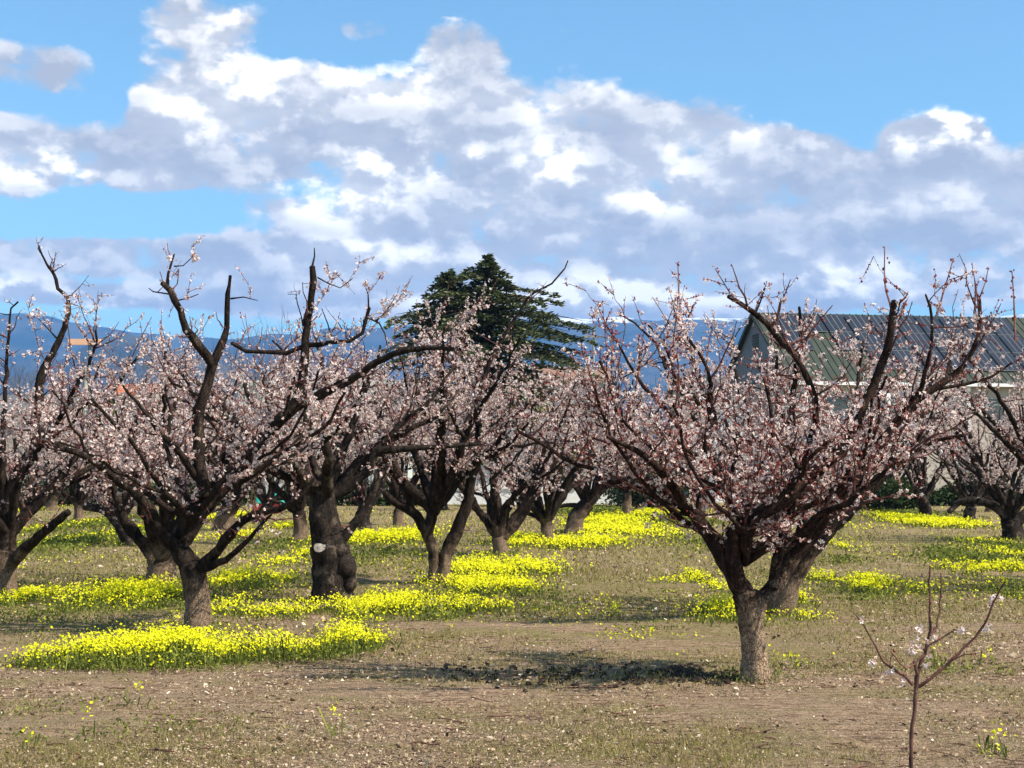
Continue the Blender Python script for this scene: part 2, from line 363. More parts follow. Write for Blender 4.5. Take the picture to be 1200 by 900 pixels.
def build_mountains():
    # a range about eight kilometres off; its skyline follows the photograph's
    prof = [(-1500, 400), (-400, 375), (0, 366), (40, 366), (75, 372), (110, 380), (150, 386), (200, 391), (260, 392), (330, 388), (380, 386), (450, 382),
            (520, 380), (600, 377), (660, 374), (720, 372), (770, 377), (815, 373), (850, 374), (900, 372), (1000, 374), (1200, 368), (1700, 378), (3000, 400)]
    us = np.array([p[0] for p in prof]); vs = np.array([p[1] for p in prof])
    th = np.arctan((np.arange(-900, 2101, 5) - 600) / F); D = np.linspace(5200, 9500, 46)
    V = []
    for j, d in enumerate(D):
        for a in th:
            u = 600 + F * math.tan(a); top = np.interp(u, us, vs)
            t = (d - 5200) / (8000 - 5200)
            x, y = d * math.tan(a), d
            h = (HOR - top) / F * 8000 + 2
            env = min(1, t) ** .8 if t < 1 else max(0, 1 - (t - 1) * 1.9)
            n = mnoise.fractal(Vector((x / 1100, y / 1100, 0)), 1.0, 2.1, 6)
            rid = 1 - abs(mnoise.noise(Vector((x / 900, y / 1500, 7)))) * 2
            amp = .30 if t < .92 else .05
            z = h * env * (1 + amp * (n * .5 + rid * .35 - .3)) + 14 * mnoise.noise(Vector((x / 170, y / 170, 4)))
            V.append((x, y, max(z, -5)))
    n = len(th); i = (np.arange(len(D) - 1)[:, None] * n + np.arange(n - 1)[None]).ravel()
    mb = MB(); mb.add(np.array(V), np.stack([i, i + 1, i + n + 1, i + n], -1))
    m, nt, b = mat('mountain_slope'); oc = objco(nt)
    n1 = nt.noise(oc, .0016, 8, .65); n2 = nt.noise(oc, .006, 6, .6)
    c = nt.mix(nt.smooth(n1, .4, .6), (.020, .028, .022), (.075, .068, .05))
    sz = nt.new('ShaderNodeSeparateXYZ'); nt.put(sz.inputs[0], oc)
    east = nt.smooth(sz.outputs[0], -600, 100)
    hgt = nt.m('MULTIPLY_ADD', nt.m('SUBTRACT', n2, .5), 260, sz.outputs[2])
    c = nt.mix(nt.m('MULTIPLY', nt.smooth(hgt, 765, 800), east), c, (.85, .87, .9))
    nt.put(b.inputs['Base Color'], c); b.inputs['Roughness'].default_value = 1; b.inputs['Specular IOR Level'].default_value = 0
    o = mb.build('mountains', m, smooth=True); o['kind'] = 'structure'
    # nearer low dark hill at the left
    prof2 = [(-60, 470), (20, 440), (80, 415), (115, 396), (145, 388), (172, 393), (205, 408), (250, 425), (330, 445), (420, 470)]
    mb = MB(); V = []; th = np.arctan((np.arange(-250, 660, 6) - 600) / F); D = np.linspace(3900, 5100, 20)
    for d in D:
        for a in th:
            u = 600 + F * math.tan(a); top = np.interp(u, [p[0] for p in prof2], [p[1] for p in prof2], left=530, right=530)
            e = 1 - abs((d - 4500) / 600) ** 1.6; x, y = d * math.tan(a), d
            z = (HOR - top) / F * 4500 * e + 12 * mnoise.noise(Vector((x / 130, y / 130, 2)))
            V.append((x, y, z if e > .03 else -3))
    n = len(th); i = (np.arange(len(D) - 1)[:, None] * n + np.arange(n - 1)[None]).ravel()
    mb.add(np.array(V), np.stack([i, i + 1, i + n + 1, i + n], -1))
    o = mb.build('hill', m, smooth=True); o['kind'] = 'structure'
build_mountains()

def build_haze():
    mb = MB(); mb.box((-9000, -300, -6), (9000, 10500, 960))
    m = bpy.data.materials.new('haze_air'); m.use_nodes = True; nt = NT(m.node_tree); nt.n.clear()
    o = nt.new('ShaderNodeOutputMaterial'); v = nt.new('ShaderNodeVolumePrincipled')
    v.inputs['Color'].default_value = (.16, .45, 1.0, 1); v.inputs['Density'].default_value = 10.0e-5
    v.inputs['Anisotropy'].default_value = 0.0
    nt.l.new(v.outputs[0], o.inputs['Volume'])
    ob = mb.build('haze', m); ob['kind'] = 'stuff'; ob['label'] = 'thin blue haze of the air in front of the distant mountains'
build_haze()

# ------------------------------------------------------------------ fruit trees
def resample(pts, step, rng, kink=.03):
    pts = np.asarray(pts, float)
    P_ = np.vstack([2 * pts[0] - pts[1], pts, 2 * pts[-1] - pts[-2]]); out = []
    for i in range(1, len(P_) - 2):
        p0, p1, p2, p3 = P_[i - 1:i + 3]; n = max(1, int(np.linalg.norm(p2 - p1) / step))
        for t in np.arange(n) / n:
            out.append(.5 * ((2 * p1) + (-p0 + p2) * t + (2 * p0 - 5 * p1 + 4 * p2 - p3) * t * t + (-p0 + 3 * p1 - 3 * p2 + p3) * t ** 3))
    out.append(pts[-1]); out = np.array(out)
    j = rng.normal(0, kink, out.shape) * step; j[0] = 0
    return out + j

def unit(v): return v / (np.linalg.norm(v, axis=-1, keepdims=True) + 1e-9)

def blossoms(mb, c, rng, size=.017, petals=5, mi_p=0, mi_c=1):
    """open five-petalled flowers on red calyces, centred at c (M,3)"""
    Mn = len(c)
    if not Mn: return
    nrm = unit(rng.normal(0, 1, (Mn, 3)) + (0, -.1, .35)); a = unit(np.cross(nrm, rng.normal(0, 1, (Mn, 3)))); b = np.cross(nrm, a)
    s = size * rng.uniform(.75, 1.2, (Mn, 1)); cup = rng.uniform(.05, .8, (Mn, 1))
    vs = []
    for k in range(petals):
        th = 2 * math.pi * k / petals; w = math.pi / petals * .85
        def pt(ang, r, up): return c + s * (r * (math.cos(ang) * a + math.sin(ang) * b) + up * cup * nrm)
        vs.append(np.stack([pt(th, .06, 0), pt(th - w, .72, .35), pt(th, 1.08, .7), pt(th + w, .72, .35)], 1))
    V = np.stack(vs, 1).reshape(-1, 3); f = np.arange(len(V)).reshape(-1, 4)
    mb.add(V, f, mi_p)
    base = c - nrm * s * .45
    ring = [c + s * .30 * (math.cos(t) * a + math.sin(t) * b) - nrm * s * .04 for t in (0, 2.094, 4.189)]
    V = np.stack([base] + ring, 1).reshape(-1, 3); i = np.arange(Mn)[:, None] * 4
    mb.add(V, np.concatenate([i + np.array([[0, 1, 2]]), i + np.array([[0, 2, 3]]), i + np.array([[0, 3, 1]])]), mi_c)

def buds(mb, c, rng, size=.006, mi=1):
    Mn = len(c)
    if not Mn: return
    s = size * rng.uniform(.7, 1.5, (Mn, 1)); off = np.array([(1, 0, 0), (-.5, .87, 0), (-.5, -.87, 0), (0, 0, 1.3), (0, 0, -1.3)])
    V = (c[:, None] + s[:, :, None] * off[None]).reshape(-1, 3); i = np.arange(Mn)[:, None] * 5
    mb.add(V, np.concatenate([i + np.array([q]) for q in ((0, 1, 3), (1, 2, 3), (2, 0, 3), (1, 0, 4), (2, 1, 4), (0, 2, 4))]), mi)

def fruit_tree(name, base, limbs, seed, label, group='fruit trees in the orchard rows', bark='bark', autos=5, spread=1.9, top=3.1,
               fork=None, fork_r=.09, dens=1.0, bsize=.0175, petals=5, k2=5, bloom=.95, extra=None, petal='petal', zmin=.75, bud=1.0, ysq=1.0):
    """limbs: [(points, r0, r1, bloom)] in world space; autos: further limbs spread round the fork"""
    rng = np.random.default_rng(seed)
    root = empty(name, (base[0], base[1], 0), label, 'tree', group)
    org = np.array((base[0], base[1], 0.0))
    wood, tw, fl = MB(), MB(), MB()
    L = []
    for (pts, r0, r1, bl) in limbs:
        pts = np.asarray(pts); big_ = r0 > .08; p = resample(pts, .055 if big_ else .10, rng, .07)
        t = np.linspace(0, 1, len(p)); r = r0 + (r1 - r0) * t ** .85
        r = r * (1 + rng.normal(0, .07, len(p)))
        if big_: r = np.convolve(np.pad(r, 2, 'edge'), np.ones(5) / 5, 'valid')
        if abs(p[0][2]) < .12: p[0][2] = -.08
        L.append((p, r, bl))
        wood.tubes(p, r, 20 if big_ else 10 if r0 > .045 else 7, lump=.17 if big_ else .12 if r0 > .045 else 0)
    if fork is None: fork = limbs[0][0][-1]
    fork = np.asarray(fork)
    ph0 = rng.uniform(0, 6.28)
    for q in range(autos):
        ph = ph0 + q * 2 * math.pi / max(1, autos) + rng.normal(0, .25); rr = spread * rng.uniform(.7, 1.05); tp = top * rng.uniform(.78, 1.0)
        d = np.array((math.cos(ph), math.sin(ph) * ysq, 0)); dz = tp - fork[2]
        pts = [fork, fork + d * rr * .24 + (0, 0, dz * .24), fork + d * rr * .52 + (0, 0, dz * .52), fork + d * rr * .8 + (0, 0, dz * .78), fork + d * rr + (0, 0, dz)]
        pts = [p_ + rng.normal(0, .07, 3) * (i > 0) for i, p_ in enumerate(pts)]
        p = resample(pts, .13, rng, .12); r = fork_r + (.014 - fork_r) * np.linspace(0, 1, len(p)) ** .7
        L.append((p, r, 1.0)); wood.tubes(p, r, 7)
        # a side limb
        i0 = int(len(p) * rng.uniform(.3, .5)); s = p[i0]; dd = np.array((math.cos(ph + rng.choice([-1, 1]) * rng.uniform(.6, 1.1)), math.sin(ph + rng.uniform(-1, 1)), 0))
        pts = [s, s + dd * .35 + (0, 0, .15), s + dd * .75 + (0, 0, .5), s + dd * .95 + (0, 0, .95)]
        p = resample(pts, .12, rng, .12); r2 = r[i0] * .75 + (.010 - r[i0] * .75) * np.linspace(0, 1, len(p)) ** .7
        L.append((p, r2, 1.0)); wood.tubes(p, r2, 6)
    # second order: shoots along every limb; third order: spur twigs; flowers along both
    shoots = []
    for (p, r, bl) in L:
        seg = np.linalg.norm(np.diff(p, axis=0), axis=1); ln = seg.sum()
        n = int(ln * 6.5 * dens * (bl ** .5))
        if bl <= 0: continue
        for _ in range(n):
            t = rng.uniform(.22 if r[0] > .05 else .08, 1.0); i = min(len(p) - 2, int(t * (len(p) - 1)))
            if p[i][2] < zmin: continue
            s = p[i] + (p[i + 1] - p[i]) * rng.random()
            if r[i] > .10 and rng.random() < .7: continue
            out = unit(np.array((s[0] - fork[0], s[1] - fork[1], 0)) + 1e-6)
            d = unit(rng.normal(0, 1, 3) * .75 + out * .35 + np.array((0, 0, .35)))
            if d[2] < -.25: d[2] *= -.5
            l = rng.uniform(.2, .7) * (1.0 if bl >= 1 else .6)
            shoots.append((s, d, l, min(.011, r[i] * .6), bl))
    if shoots:
        s = np.array([x[0] for x in shoots]); d = np.array([x[1] for x in shoots]); l = np.array([x[2] for x in shoots]); r = np.array([x[3] for x in shoots]); bl = np.array([x[4] for x in shoots])
        N = 6; t = np.linspace(0, 1, N)
        side = unit(np.cross(d, rng.normal(0, 1, d.shape))); up = np.array((0, 0, 1.0))
        pts = s[:, None] + l[:, None, None] * (t[None, :, None] * d[:, None] + (t ** 2)[None, :, None] * (.35 * up + side * rng.normal(0, .18, (len(s), 1)))[:, None])
        pts[:, 1:] += rng.normal(0, .012, pts[:, 1:].shape)
        tw.tubes(pts, r[:, None] * (1 - .72 * t)[None], 4)
        # spurs
        ns = rng.poisson(l * 11 * np.clip(bl, .3, 1)) + 1; idx = np.repeat(np.arange(len(s)), ns); tt = rng.uniform(.1, 1, len(idx)) * (N - 1); i0 = np.minimum(tt.astype(int), N - 2); fr = (tt - i0)[:, None]
        q = pts[idx, i0] * (1 - fr) + pts[idx, i0 + 1] * fr
        dq = unit(d[idx] * .5 + rng.normal(0, .8, q.shape) + (0, 0, .3)); lq = rng.uniform(.04, .26, len(q)); tq = np.linspace(0, 1, 4)
        sp = q[:, None] + lq[:, None, None] * tq[None, :, None] * dq[:, None] + (tq ** 2)[None, :, None] * rng.normal(0, .02, (len(q), 1, 3))
        tw.tubes(sp, np.full((len(q), 1), .0038) * (1 - .6 * tq)[None], 3)
        # flowers
        def scatter(curves, lens, per_m, keep, jit):
            n = rng.poisson(lens * per_m * keep); ix = np.repeat(np.arange(len(curves)), n); NN = curves.shape[1]
            tt = rng.uniform(.08, 1, len(ix)) * (NN - 1); i0 = np.minimum(tt.astype(int), NN - 2); fr = (tt - i0)[:, None]
            return curves[ix, i0] * (1 - fr) + curves[ix, i0 + 1] * fr + rng.normal(0, jit, (len(ix), 3))
        lum = rng.uniform(.25, 1.7, len(s))            # some shoots full, some nearly bare
        f1 = scatter(pts, l, 16 * bloom, np.clip(bl, .25, 1.2) * lum, .016); f2 = scatter(sp, lq, 42 * bloom, (np.clip(bl, .25, 1.2) * lum)[idx], .013)
        blossoms(fl, np.vstack([f1, f2]), rng, bsize, petals)
        b1 = scatter(sp, lq, 13 * bud, np.ones(len(lq)), .007); b2 = scatter(pts, l, 7 * bud, np.ones(len(l)), .009)
        buds(fl, np.vstack([b1, b2]), rng, .0065 * bsize / .016)
    if extra: extra(wood, tw, fl, rng, root, org)
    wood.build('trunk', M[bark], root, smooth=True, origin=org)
    if tw.n: tw.build('twigs', [M['twig'], M['shoot']], root, origin=org)
    if fl.n: fl.build('blossoms', [M[petal], M['calyx']], root, origin=org)
    return root

def T(D, pts):                                   # a limb traced from the photo at distance D; optional third value moves it in depth
    return [P(q[0], q[1], D + (q[2] if len(q) > 2 else 0)) for q in pts]

def water_shoot(D, pts, r=.009):                 # long straight one-year shoot with small buds
    def go(tw, fl, rng):
        p = resample(T(D, pts), .07, rng, .02); tw.tubes(p, np.linspace(r, r * .45, len(p)), 5, 1)
        c = p[rng.integers(0, len(p), len(p) * 3)] + rng.normal(0, .012, (len(p) * 3, 3)); buds(fl, c, rng, .008)
    return go
def shoots_extra(lst):
    def ex(wood, tw, fl, rng, root, org):
        for g in lst: g(tw, fl, rng)
    return ex

# the left main tree
D = 15.3; b = G(230, 741)
fruit_tree('apricot_tree', b, [
  (T(D, [(230, 745), (232, 715), (231, 690), (224, 662)]), .122, .125, 0),
  (T(D, [(226, 668), (210, 638, .05), (222, 603, .1), (248, 576, .1), (275, 550, .1), (303, 518, .1), (340, 482, 0), (372, 464, 0), (410, 445, -.1), (442, 425, -.2), (470, 412, -.3), (505, 408, -.4), (532, 409, -.4)]), .105, .018, .6),
  (T(D, [(238, 582), (234, 550), (231, 515), (233, 480), (243, 450), (249, 428), (233, 405, -.1), (218, 385, -.1), (206, 352, -.1), (191, 331, -.1)]), .075, .028, .16),
  (T(D, [(196, 338), (199, 320), (204, 298)]), .02, .008, .5),
  (T(D, [(249, 428), (258, 408), (266, 385), (265, 362), (267, 345), (271, 322)]), .05, .014, .13),
  (T(D, [(212, 645), (190, 625, -.1), (178, 600, -.2), (152, 573, -.3), (128, 556, -.4), (104, 537, -.5), (78, 528, -.6), (45, 522, -.7)]), .07, .018, .7),
  (T(D, [(231, 560), (212, 533, -.2), (192, 512, -.3), (176, 492, -.3), (160, 470, -.3), (143, 452, -.3)]), .045, .012, .8),
  (T(D, [(228, 672), (250, 650, -.1), (276, 618, -.3), (298, 603, -.4), (326, 597, -.5), (350, 582, -.6), (368, 560, -.6)]), .075, .015, .6),
  (T(D, [(234, 668), (256, 660, -.2), (280, 643, -.4), (300, 621, -.5), (318, 603, -.6)]), .05, .012, .5),
  (T(D, [(338, 484), (352, 455), (356, 420), (360, 385), (365, 350), (366, 328), (366, 312)]), .055, .030, .15),
  (T(D, [(366, 312), (369, 300), (369, 290)]), .012, .005, .3),
  (T(D, [(359, 404), (385, 402), (410, 400), (425, 392), (428, 376), (433, 360)]), .028, .016, .9),
  (T(D, [(356, 406), (335, 414), (312, 413), (290, 411), (272, 402)]), .026, .020, .7),
  (T(D, [(432, 362), (432, 345), (428, 336)]), .012, .005, 1), (T(D, [(432, 372), (446, 378), (452, 392), (455, 405)]), .012, .005, 1),
  (T(D, [(372, 325), (385, 333), (398, 338), (415, 325)]), .009, .004, 1), (T(D, [(270, 350), (285, 349), (303, 352)]), .009, .004, 1),
  (T(D, [(201, 345), (180, 342), (175, 338)]), .009, .004, 1), (T(D, [(208, 352), (232, 346)]), .008, .004, 1), (T(D, [(204, 312), (216, 310), (227, 300)]), .008, .004, 1.2),
  (T(D, [(358, 400), (352, 370), (345, 345), (337, 345)]), .009, .004, .9), (T(D, [(390, 402), (383, 380), (376, 360)]), .010, .004, .9),
  ], 11, 'large blossoming tree at left with a dark forked trunk and tall bare limbs', ysq=.6, bark='bark', autos=6, spread=1.85, top=2.45,
  fork=P(228, 610, D), fork_r=.04, bloom=1.0)

# the far left tree, partly out of frame
D = 19.5; b = G(4, 701)
fruit_tree('apricot_tree', b, [
  (T(D, [(3, 705), (5, 675), (8, 645)]), .17, .15, 0),
  (T(D, [(8, 650), (9, 612), (14, 580), (24, 550), (40, 525), (47, 500), (46, 455), (54, 428), (66, 405), (79, 372), (79, 350), (68, 338), (63, 322), (52, 304), (45, 288)]), .12, .009, .22),
  (T(D, [(9, 665), (32, 640, -.2), (58, 618, -.4), (80, 600, -.5)]), .09, .045, .5),
  (T(D, [(5, 640), (-25, 590), (-60, 530), (-80, 460), (-90, 400)]), .10, .02, .8),
  (T(D, [(8, 600), (2, 540), (6, 470), (8, 420), (11, 385), (13, 362), (21, 354)]), .06, .01, .5),
  (T(D, [(40, 520), (70, 520), (100, 528)]), .03, .01, 1.0), (T(D, [(66, 396), (52, 380), (45, 372)]), .012, .005, .8), (T(D, [(80, 355), (92, 358)]), .008, .004, .2),
  ], 12, 'blossoming tree cut by the left edge, one crooked limb rising to a thin tip', autos=7, spread=2.1, top=3.3, fork=P(8, 630, D), fork_r=.07)

# the thick old stub of a tree with the pale saw cut
D = 18.8
def scar(wood, tw, fl, rng, root, org):
    # burl at the right of the stub with a pale weathered cut face
    for (u, v, r) in ((404, 664, .15), (399, 646, .11), (409, 682, .10)):
        c = P(u, v, D - .12); n = 12; th = np.linspace(0, math.pi, 8); V = []; Fc = []
        for i, a in enumerate(th):
            for j in range(n):
                q = 2 * math.pi * j / n; rr = r * (1 + .18 * mnoise.noise(Vector((math.cos(q) * 2, math.sin(q) * 2, i * .5 + u))))
                V.append(c + rr * np.array((math.sin(a) * math.cos(q), .9 * math.sin(a) * math.sin(q), 1.15 * math.cos(a))))
        for i in range(7):
            for j in range(n): Fc.append((i * n + j, i * n + (j + 1) % n, (i + 1) * n + (j + 1) % n, (i + 1) * n + j))
        wood.add(V, Fc)
    c0 = P(380, 650, D - .08); dr = unit(np.array((-.22, -1.0, .75))); pts = np.array([c0, c0 + dr * .11, c0 + dr * .17, c0 + dr * .19]); wood.tubes(pts, np.array((.16, .115, .10, .088)), 18, lump=.1, cap=False)
    wood.v[-1] = np.asarray(wood.v[-1]); e = pts[-1]; sx = unit(np.cross(dr, np.array((0, 0, 1.)))); sy = np.cross(sx, dr); n = 20
    mb = MB(); rim = [e - dr * .02 + (sx * math.cos(q) + sy * math.sin(q)) * .086 * (1 + .05 * math.sin(3 * q)) for q in np.arange(n) * 2 * math.pi / n]
    mb.add(rim + [e - dr * .004], [(i, (i + 1) % n, n) for i in range(n)])
    o = mb.build('pruning_scar', M['scar'], root, origin=org); o['label'] = 'pale weathered saw cut on the dark stub'
b = G(387, 706)
fruit_tree('apricot_tree', b, [
  (T(D, [(388, 712), (389, 690), (389, 665), (386, 640)]), .255, .23, 0),
  (T(D, [(386, 650), (383, 625), (379, 600), (381, 572)]), .215, .15, 0),
  (T(D, [(383, 585), (412, 568), (432, 552), (440, 530), (478, 526), (515, 524), (560, 519)]), .08, .02, .6),
  (T(D, [(378, 585), (350, 555), (325, 515), (300, 480), (285, 450)]), .085, .018, .8),
  (T(D, [(381, 580), (402, 530), (420, 478), (438, 432), (446, 405)]), .075, .015, .9),
  (T(D, [(379, 580), (364, 530), (357, 480), (362, 440)]), .07, .015, .9),
  (T(D, [(396, 640), (425, 600), (440, 570), (455, 545)]), .06, .03, .6),
  ], 13, 'stout dark old tree with a thick short stub and pale saw cut in its side', bark='bark_old', autos=8, spread=2.1, top=3.2, fork=P(381, 585, D), extra=scar)

# forked tree left of centre, long limb reaching over the conifer
D = 21.6; b = G(512, 685)
fruit_tree('apricot_tree', b, [
  (T(D, [(509, 688), (510, 665), (508, 645), (498, 622), (486, 602), (466, 590), (450, 578)]), .10, .05, .3),
  (T(D, [(518, 687), (521, 662), (527, 640), (538, 615), (548, 590), (552, 563), (560, 538), (561, 508)]), .105, .055, .2),
  (T(D, [(500, 628), (506, 602), (509, 572), (512, 530), (520, 480), (530, 430), (543, 385), (560, 350)]), .085, .014, .8),
  (T(D, [(561, 508), (560, 470), (574, 425), (598, 382), (618, 350), (633, 340), (648, 333), (657, 320), (666, 306)]), .055, .008, .45),
  (T(D, [(534, 432), (510, 405), (500, 385)]), .02, .008, 1), (T(D, [(485, 600), (470, 560), (455, 510), (448, 470)]), .05, .015, .9),
  (T(D, [(560, 520), (590, 545), (570, 570)]), .02, .01, .6), (T(D, [(548, 545), (590, 528), (640, 518), (720, 517)]), .035, .012, .7),
  ], 14, 'blossoming tree with two dark stems in a narrow V in front of the tall conifer', autos=8, spread=2.2, top=3.5, fork=P(508, 600, D))

# the right main tree
D = 11.85; b = G(885, 796)
fruit_tree('apricot_tree', b, [
  (T(D, [(886, 800), (884, 770), (880, 730), (874, 695)]), .098, .098, 0),
  (T(D, [(877, 706), (856, 668), (838, 638), (818, 610), (800, 588), (782, 562, -.2), (762, 540, -.3), (738, 524, -.4), (712, 512, -.5)]), .085, .014, .8),
  (T(D, [(820, 612), (824, 575, .1), (827, 530, .1), (829, 490, .1), (833, 450, .1), (822, 418, .1), (806, 395, .1)]), .042, .012, .8),
  (T(D, [(866, 690), (858, 655, -.1), (862, 625, -.1), (884, 607, -.2), (915, 588, -.3), (945, 562, -.3), (972, 538, -.3), (998, 508, -.3), (1015, 470, -.3), (1032, 430, -.3), (1044, 392, -.3), (1048, 352, -.3)]), .072, .020, .5),
  (T(D, [(884, 712), (902, 692, .2), (928, 655, .3), (948, 632, .3), (968, 605, .3), (988, 578, .3), (1010, 548, .3), (1034, 515, .3), (1062, 480, .3), (1095, 455, .3), (1128, 428, .3), (1146, 392, .3), (1148, 352, .3)]), .080, .013, .5),
  (T(D, [(905, 690, .1), (915, 640, .2), (930, 585, .3), (946, 530, .2), (957, 485, 0), (940, 432, -.1), (912, 395, -.1), (883, 367, -.1), (852, 345, -.1)]), .045, .018, .55),
  (T(D, [(858, 660, .2), (880, 600, .5), (900, 545, .7), (905, 490, .7), (895, 440, .7)]), .04, .012, 1),
  (T(D, [(1060, 482, .3), (1085, 440, .2), (1092, 390, .2), (1086, 345, .2)]), .022, .009, .7),
  (T(D, [(838, 505), (815, 470), (790, 440), (765, 400), (745, 378), (730, 368)]), .02, .006, .6),
  (T(D, [(800, 500, -.2), (770, 470, -.2), (745, 440, -.2), (728, 410, -.2), (712, 383, -.2)]), .02, .006, .6),
  (T(D, [(788, 430), (777, 400), (760, 380)]), .012, .006, .8), (T(D, [(1047, 362), (1060, 350), (1065, 345)]), .010, .004, .6),
  (T(D, [(886, 365), (892, 352), (898, 335)]), .010, .004, .9),
  (T(D, [(1100, 455, .3), (1130, 452, .3), (1162, 440, .3), (1188, 425, .3)]), .018, .007, .9),
  (T(D, [(955, 560), (935, 545, -.3), (925, 520, -.4)]), .03, .012, .9),
  ], 15, 'blossoming tree at right with a short tan sunlit trunk, nearest of the grown trees', bark='bark_tan', autos=8, spread=1.65, top=2.2, fork=P(872, 660, D), fork_r=.034, bloom=.78, dens=1.25, zmin=.62, bud=2.2, ysq=.5,
  extra=shoots_extra([water_shoot(D, [(797, 400), (796, 350), (794, 308)]), water_shoot(D - .3, [(1045, 365), (1037, 330), (1037, 289)]), water_shoot(D + .2, [(1098, 370), (1108, 335), (1117, 304)]),
                      water_shoot(D + .3, [(1148, 385), (1145, 345), (1139, 308)], .008), water_shoot(D + .3, [(1147, 352), (1155, 330), (1158, 315)], .007), water_shoot(D + .4, [(1190, 400), (1188, 350), (1186, 318)]),
                      water_shoot(D, [(884, 366), (892, 345), (899, 332)], .006)]))

# tree just behind it, leaning right
D = 17.1; b = G(918, 721)
fruit_tree('apricot_tree', b, [
  (T(D, [(913, 724), (922, 700), (930, 675)]), .12, .11, 0),
  (T(D, [(929, 680), (945, 655), (965, 630), (995, 600), (1024, 568), (1052, 540), (1085, 505), (1110, 465)]), .10, .02, .8),
  (T(D, [(930, 682), (915, 650), (905, 610), (900, 560), (905, 500)]), .075, .02, .8),
  (T(D, [(970, 625), (980, 580), (1000, 530), (1010, 480)]), .05, .015, .9),
  ], 16, 'dark trunked blossoming tree leaning right, close behind the nearest grown tree', autos=8, spread=2.2, top=3.2, fork=P(930, 668, D), dens=1.0)

# stub with long low limbs at the left, behind the main tree
D = 21.7; b = G(190, 684)
fruit_tree('apricot_tree', b, [
  (T(D, [(189, 687), (190, 675), (190, 664)]), .22, .19, 0),
  (T(D, [(186, 670), (176, 648), (160, 628), (148, 615), (130, 560), (120, 500)]), .10, .02, .7),
  (T(D, [(195, 668), (215, 640), (240, 600), (260, 540), (270, 480)]), .09, .02, .9),
  ], 17, 'low stub with spreading dark limbs, seen left of and behind the left main trunk', autos=6, spread=2.2, top=3.4, fork=P(188, 655, D))

def mid_tree(base_px, limbs, seed, label, **kw):
    b_ = G(*base_px); D_ = b_[1]
    kw.setdefault('bsize', .021); kw.setdefault('petals', 4); kw.setdefault('dens', .62); kw.setdefault('bloom', .9); kw.setdefault('autos', 8); kw.setdefault('spread', 2.3); kw.setdefault('top', 3.6)
    LL = [(T(D_, p), a, c, bl) for (p, a, c, bl) in limbs]
    kw.setdefault('fork', LL[0][0][-1])
    return fruit_tree('apricot_tree', b_, LL, seed, label, **kw)
mid_tree((586, 651), [([(586, 655), (586, 640), (584, 630)], .14, .12, 0), ([(584, 634), (583, 605), (582, 578), (575, 540), (570, 490)], .08, .02, .8), ([(587, 632), (604, 616), (618, 596), (626, 572), (640, 520), (650, 470)], .09, .02, .8)], 21,
         'small Y shaped tree between two yellow flower strips, right of the narrow V tree')
mid_tree((640, 637), [([(640, 640), (641, 622), (640, 612)], .15, .13, 0), ([(641, 618), (628, 605), (612, 596), (590, 560)], .07, .02, .7), ([(641, 615), (643, 595), (640, 570), (650, 520), (660, 480)], .09, .02, .8)], 22,
         'small dark tree with a short straight trunk behind the Y shaped one')
M1 = mid_tree((672, 626), [([(670, 629), (676, 606), (688, 590)], .24, .18, 0), ([(688, 592), (708, 572), (735, 555), (760, 535)], .13, .03, .7), ([(684, 594), (668, 592), (650, 594)], .08, .04, .5), ([(684, 594), (690, 550), (680, 490), (690, 450)], .10, .02, .8)], 23,
         'thick trunk leaning right in the middle of the orchard, beyond a long yellow strip', top=4.2)
mid_tree((152, 641), [([(155, 645), (150, 628), (140, 612)], .20, .16, 0), ([(140, 614), (122, 598), (98, 594)], .12, .06, .5), ([(142, 612), (150, 560), (160, 500), (165, 450)], .10, .02, .8), ([(140, 614), (118, 560), (100, 490)], .10, .02, .8)], 24,
         'dark arching tree in the green weeds between the two left trees', bark='bark_old', top=4.0)
mid_tree((350, 637), [([(350, 640), (352, 618), (350, 600)], .16, .13, 0), ([(350, 604), (345, 570), (340, 520)], .10, .02, .8), ([(350, 604), (330, 590), (312, 585)], .06, .03, .5)], 25,
         'dark slim trunk showing just left of the thick stub', top=4.0)
mid_tree((428, 620), [([(425, 622), (424, 608), (430, 592)], .24, .18, 0), ([(428, 596), (445, 575), (455, 550)], .14, .03, .8), ([(428, 596), (410, 575), (395, 550)], .12, .03, .8)], 26,
         'dark stocky tree in the shade right of the thick stub', bark='bark_old', top=4.3)
mid_tree((468, 615), [([(468, 617), (467, 603), (470, 592)], .16, .13, 0), ([(470, 594), (490, 580), (500, 560)], .09, .03, .8)], 27, 'small trunk just left of the narrow V tree, beyond a yellow strip', top=4.3)
mid_tree((1187, 634), [([(1188, 637), (1186, 620), (1184, 608)], .24, .22, 0), ([(1184, 612), (1168, 594), (1145, 587), (1126, 588), (1112, 600)], .15, .06, .4), ([(1186, 610), (1170, 580), (1150, 560), (1140, 520), (1120, 470)], .13, .02, .8), ([(1190, 612), (1215, 590), (1250, 550), (1260, 480)], .14, .03, .8)], 28,
         'dark low tree at the right edge with a limb arching down to the left', bark='bark_old', top=3.9)
mid_tree((1137, 612), [([(1137, 614), (1136, 604), (1138, 594)], .2, .16, 0), ([(1138, 596), (1120, 575), (1100, 555)], .1, .03, .8)], 29, 'dark trunk seen under the arching limb near the right edge', bark='bark_old', top=4.2)
# off-frame trees whose crowns reach into the picture
fruit_tree('apricot_tree', G(1300, 690), [(T(21, [(1300, 690), (1300, 670), (1296, 645)]), .16, .14, 0), (T(21, [(1296, 650), (1260, 600), (1210, 550), (1170, 510), (1140, 480)]), .1, .02, .9), (T(21, [(1296, 650), (1262, 570), (1225, 500), (1200, 440)]), .09, .02, .9)], 30,
           'crown of pale blossom reaching in from beyond the right edge', autos=8, spread=2.5, top=3.3, bsize=.018)

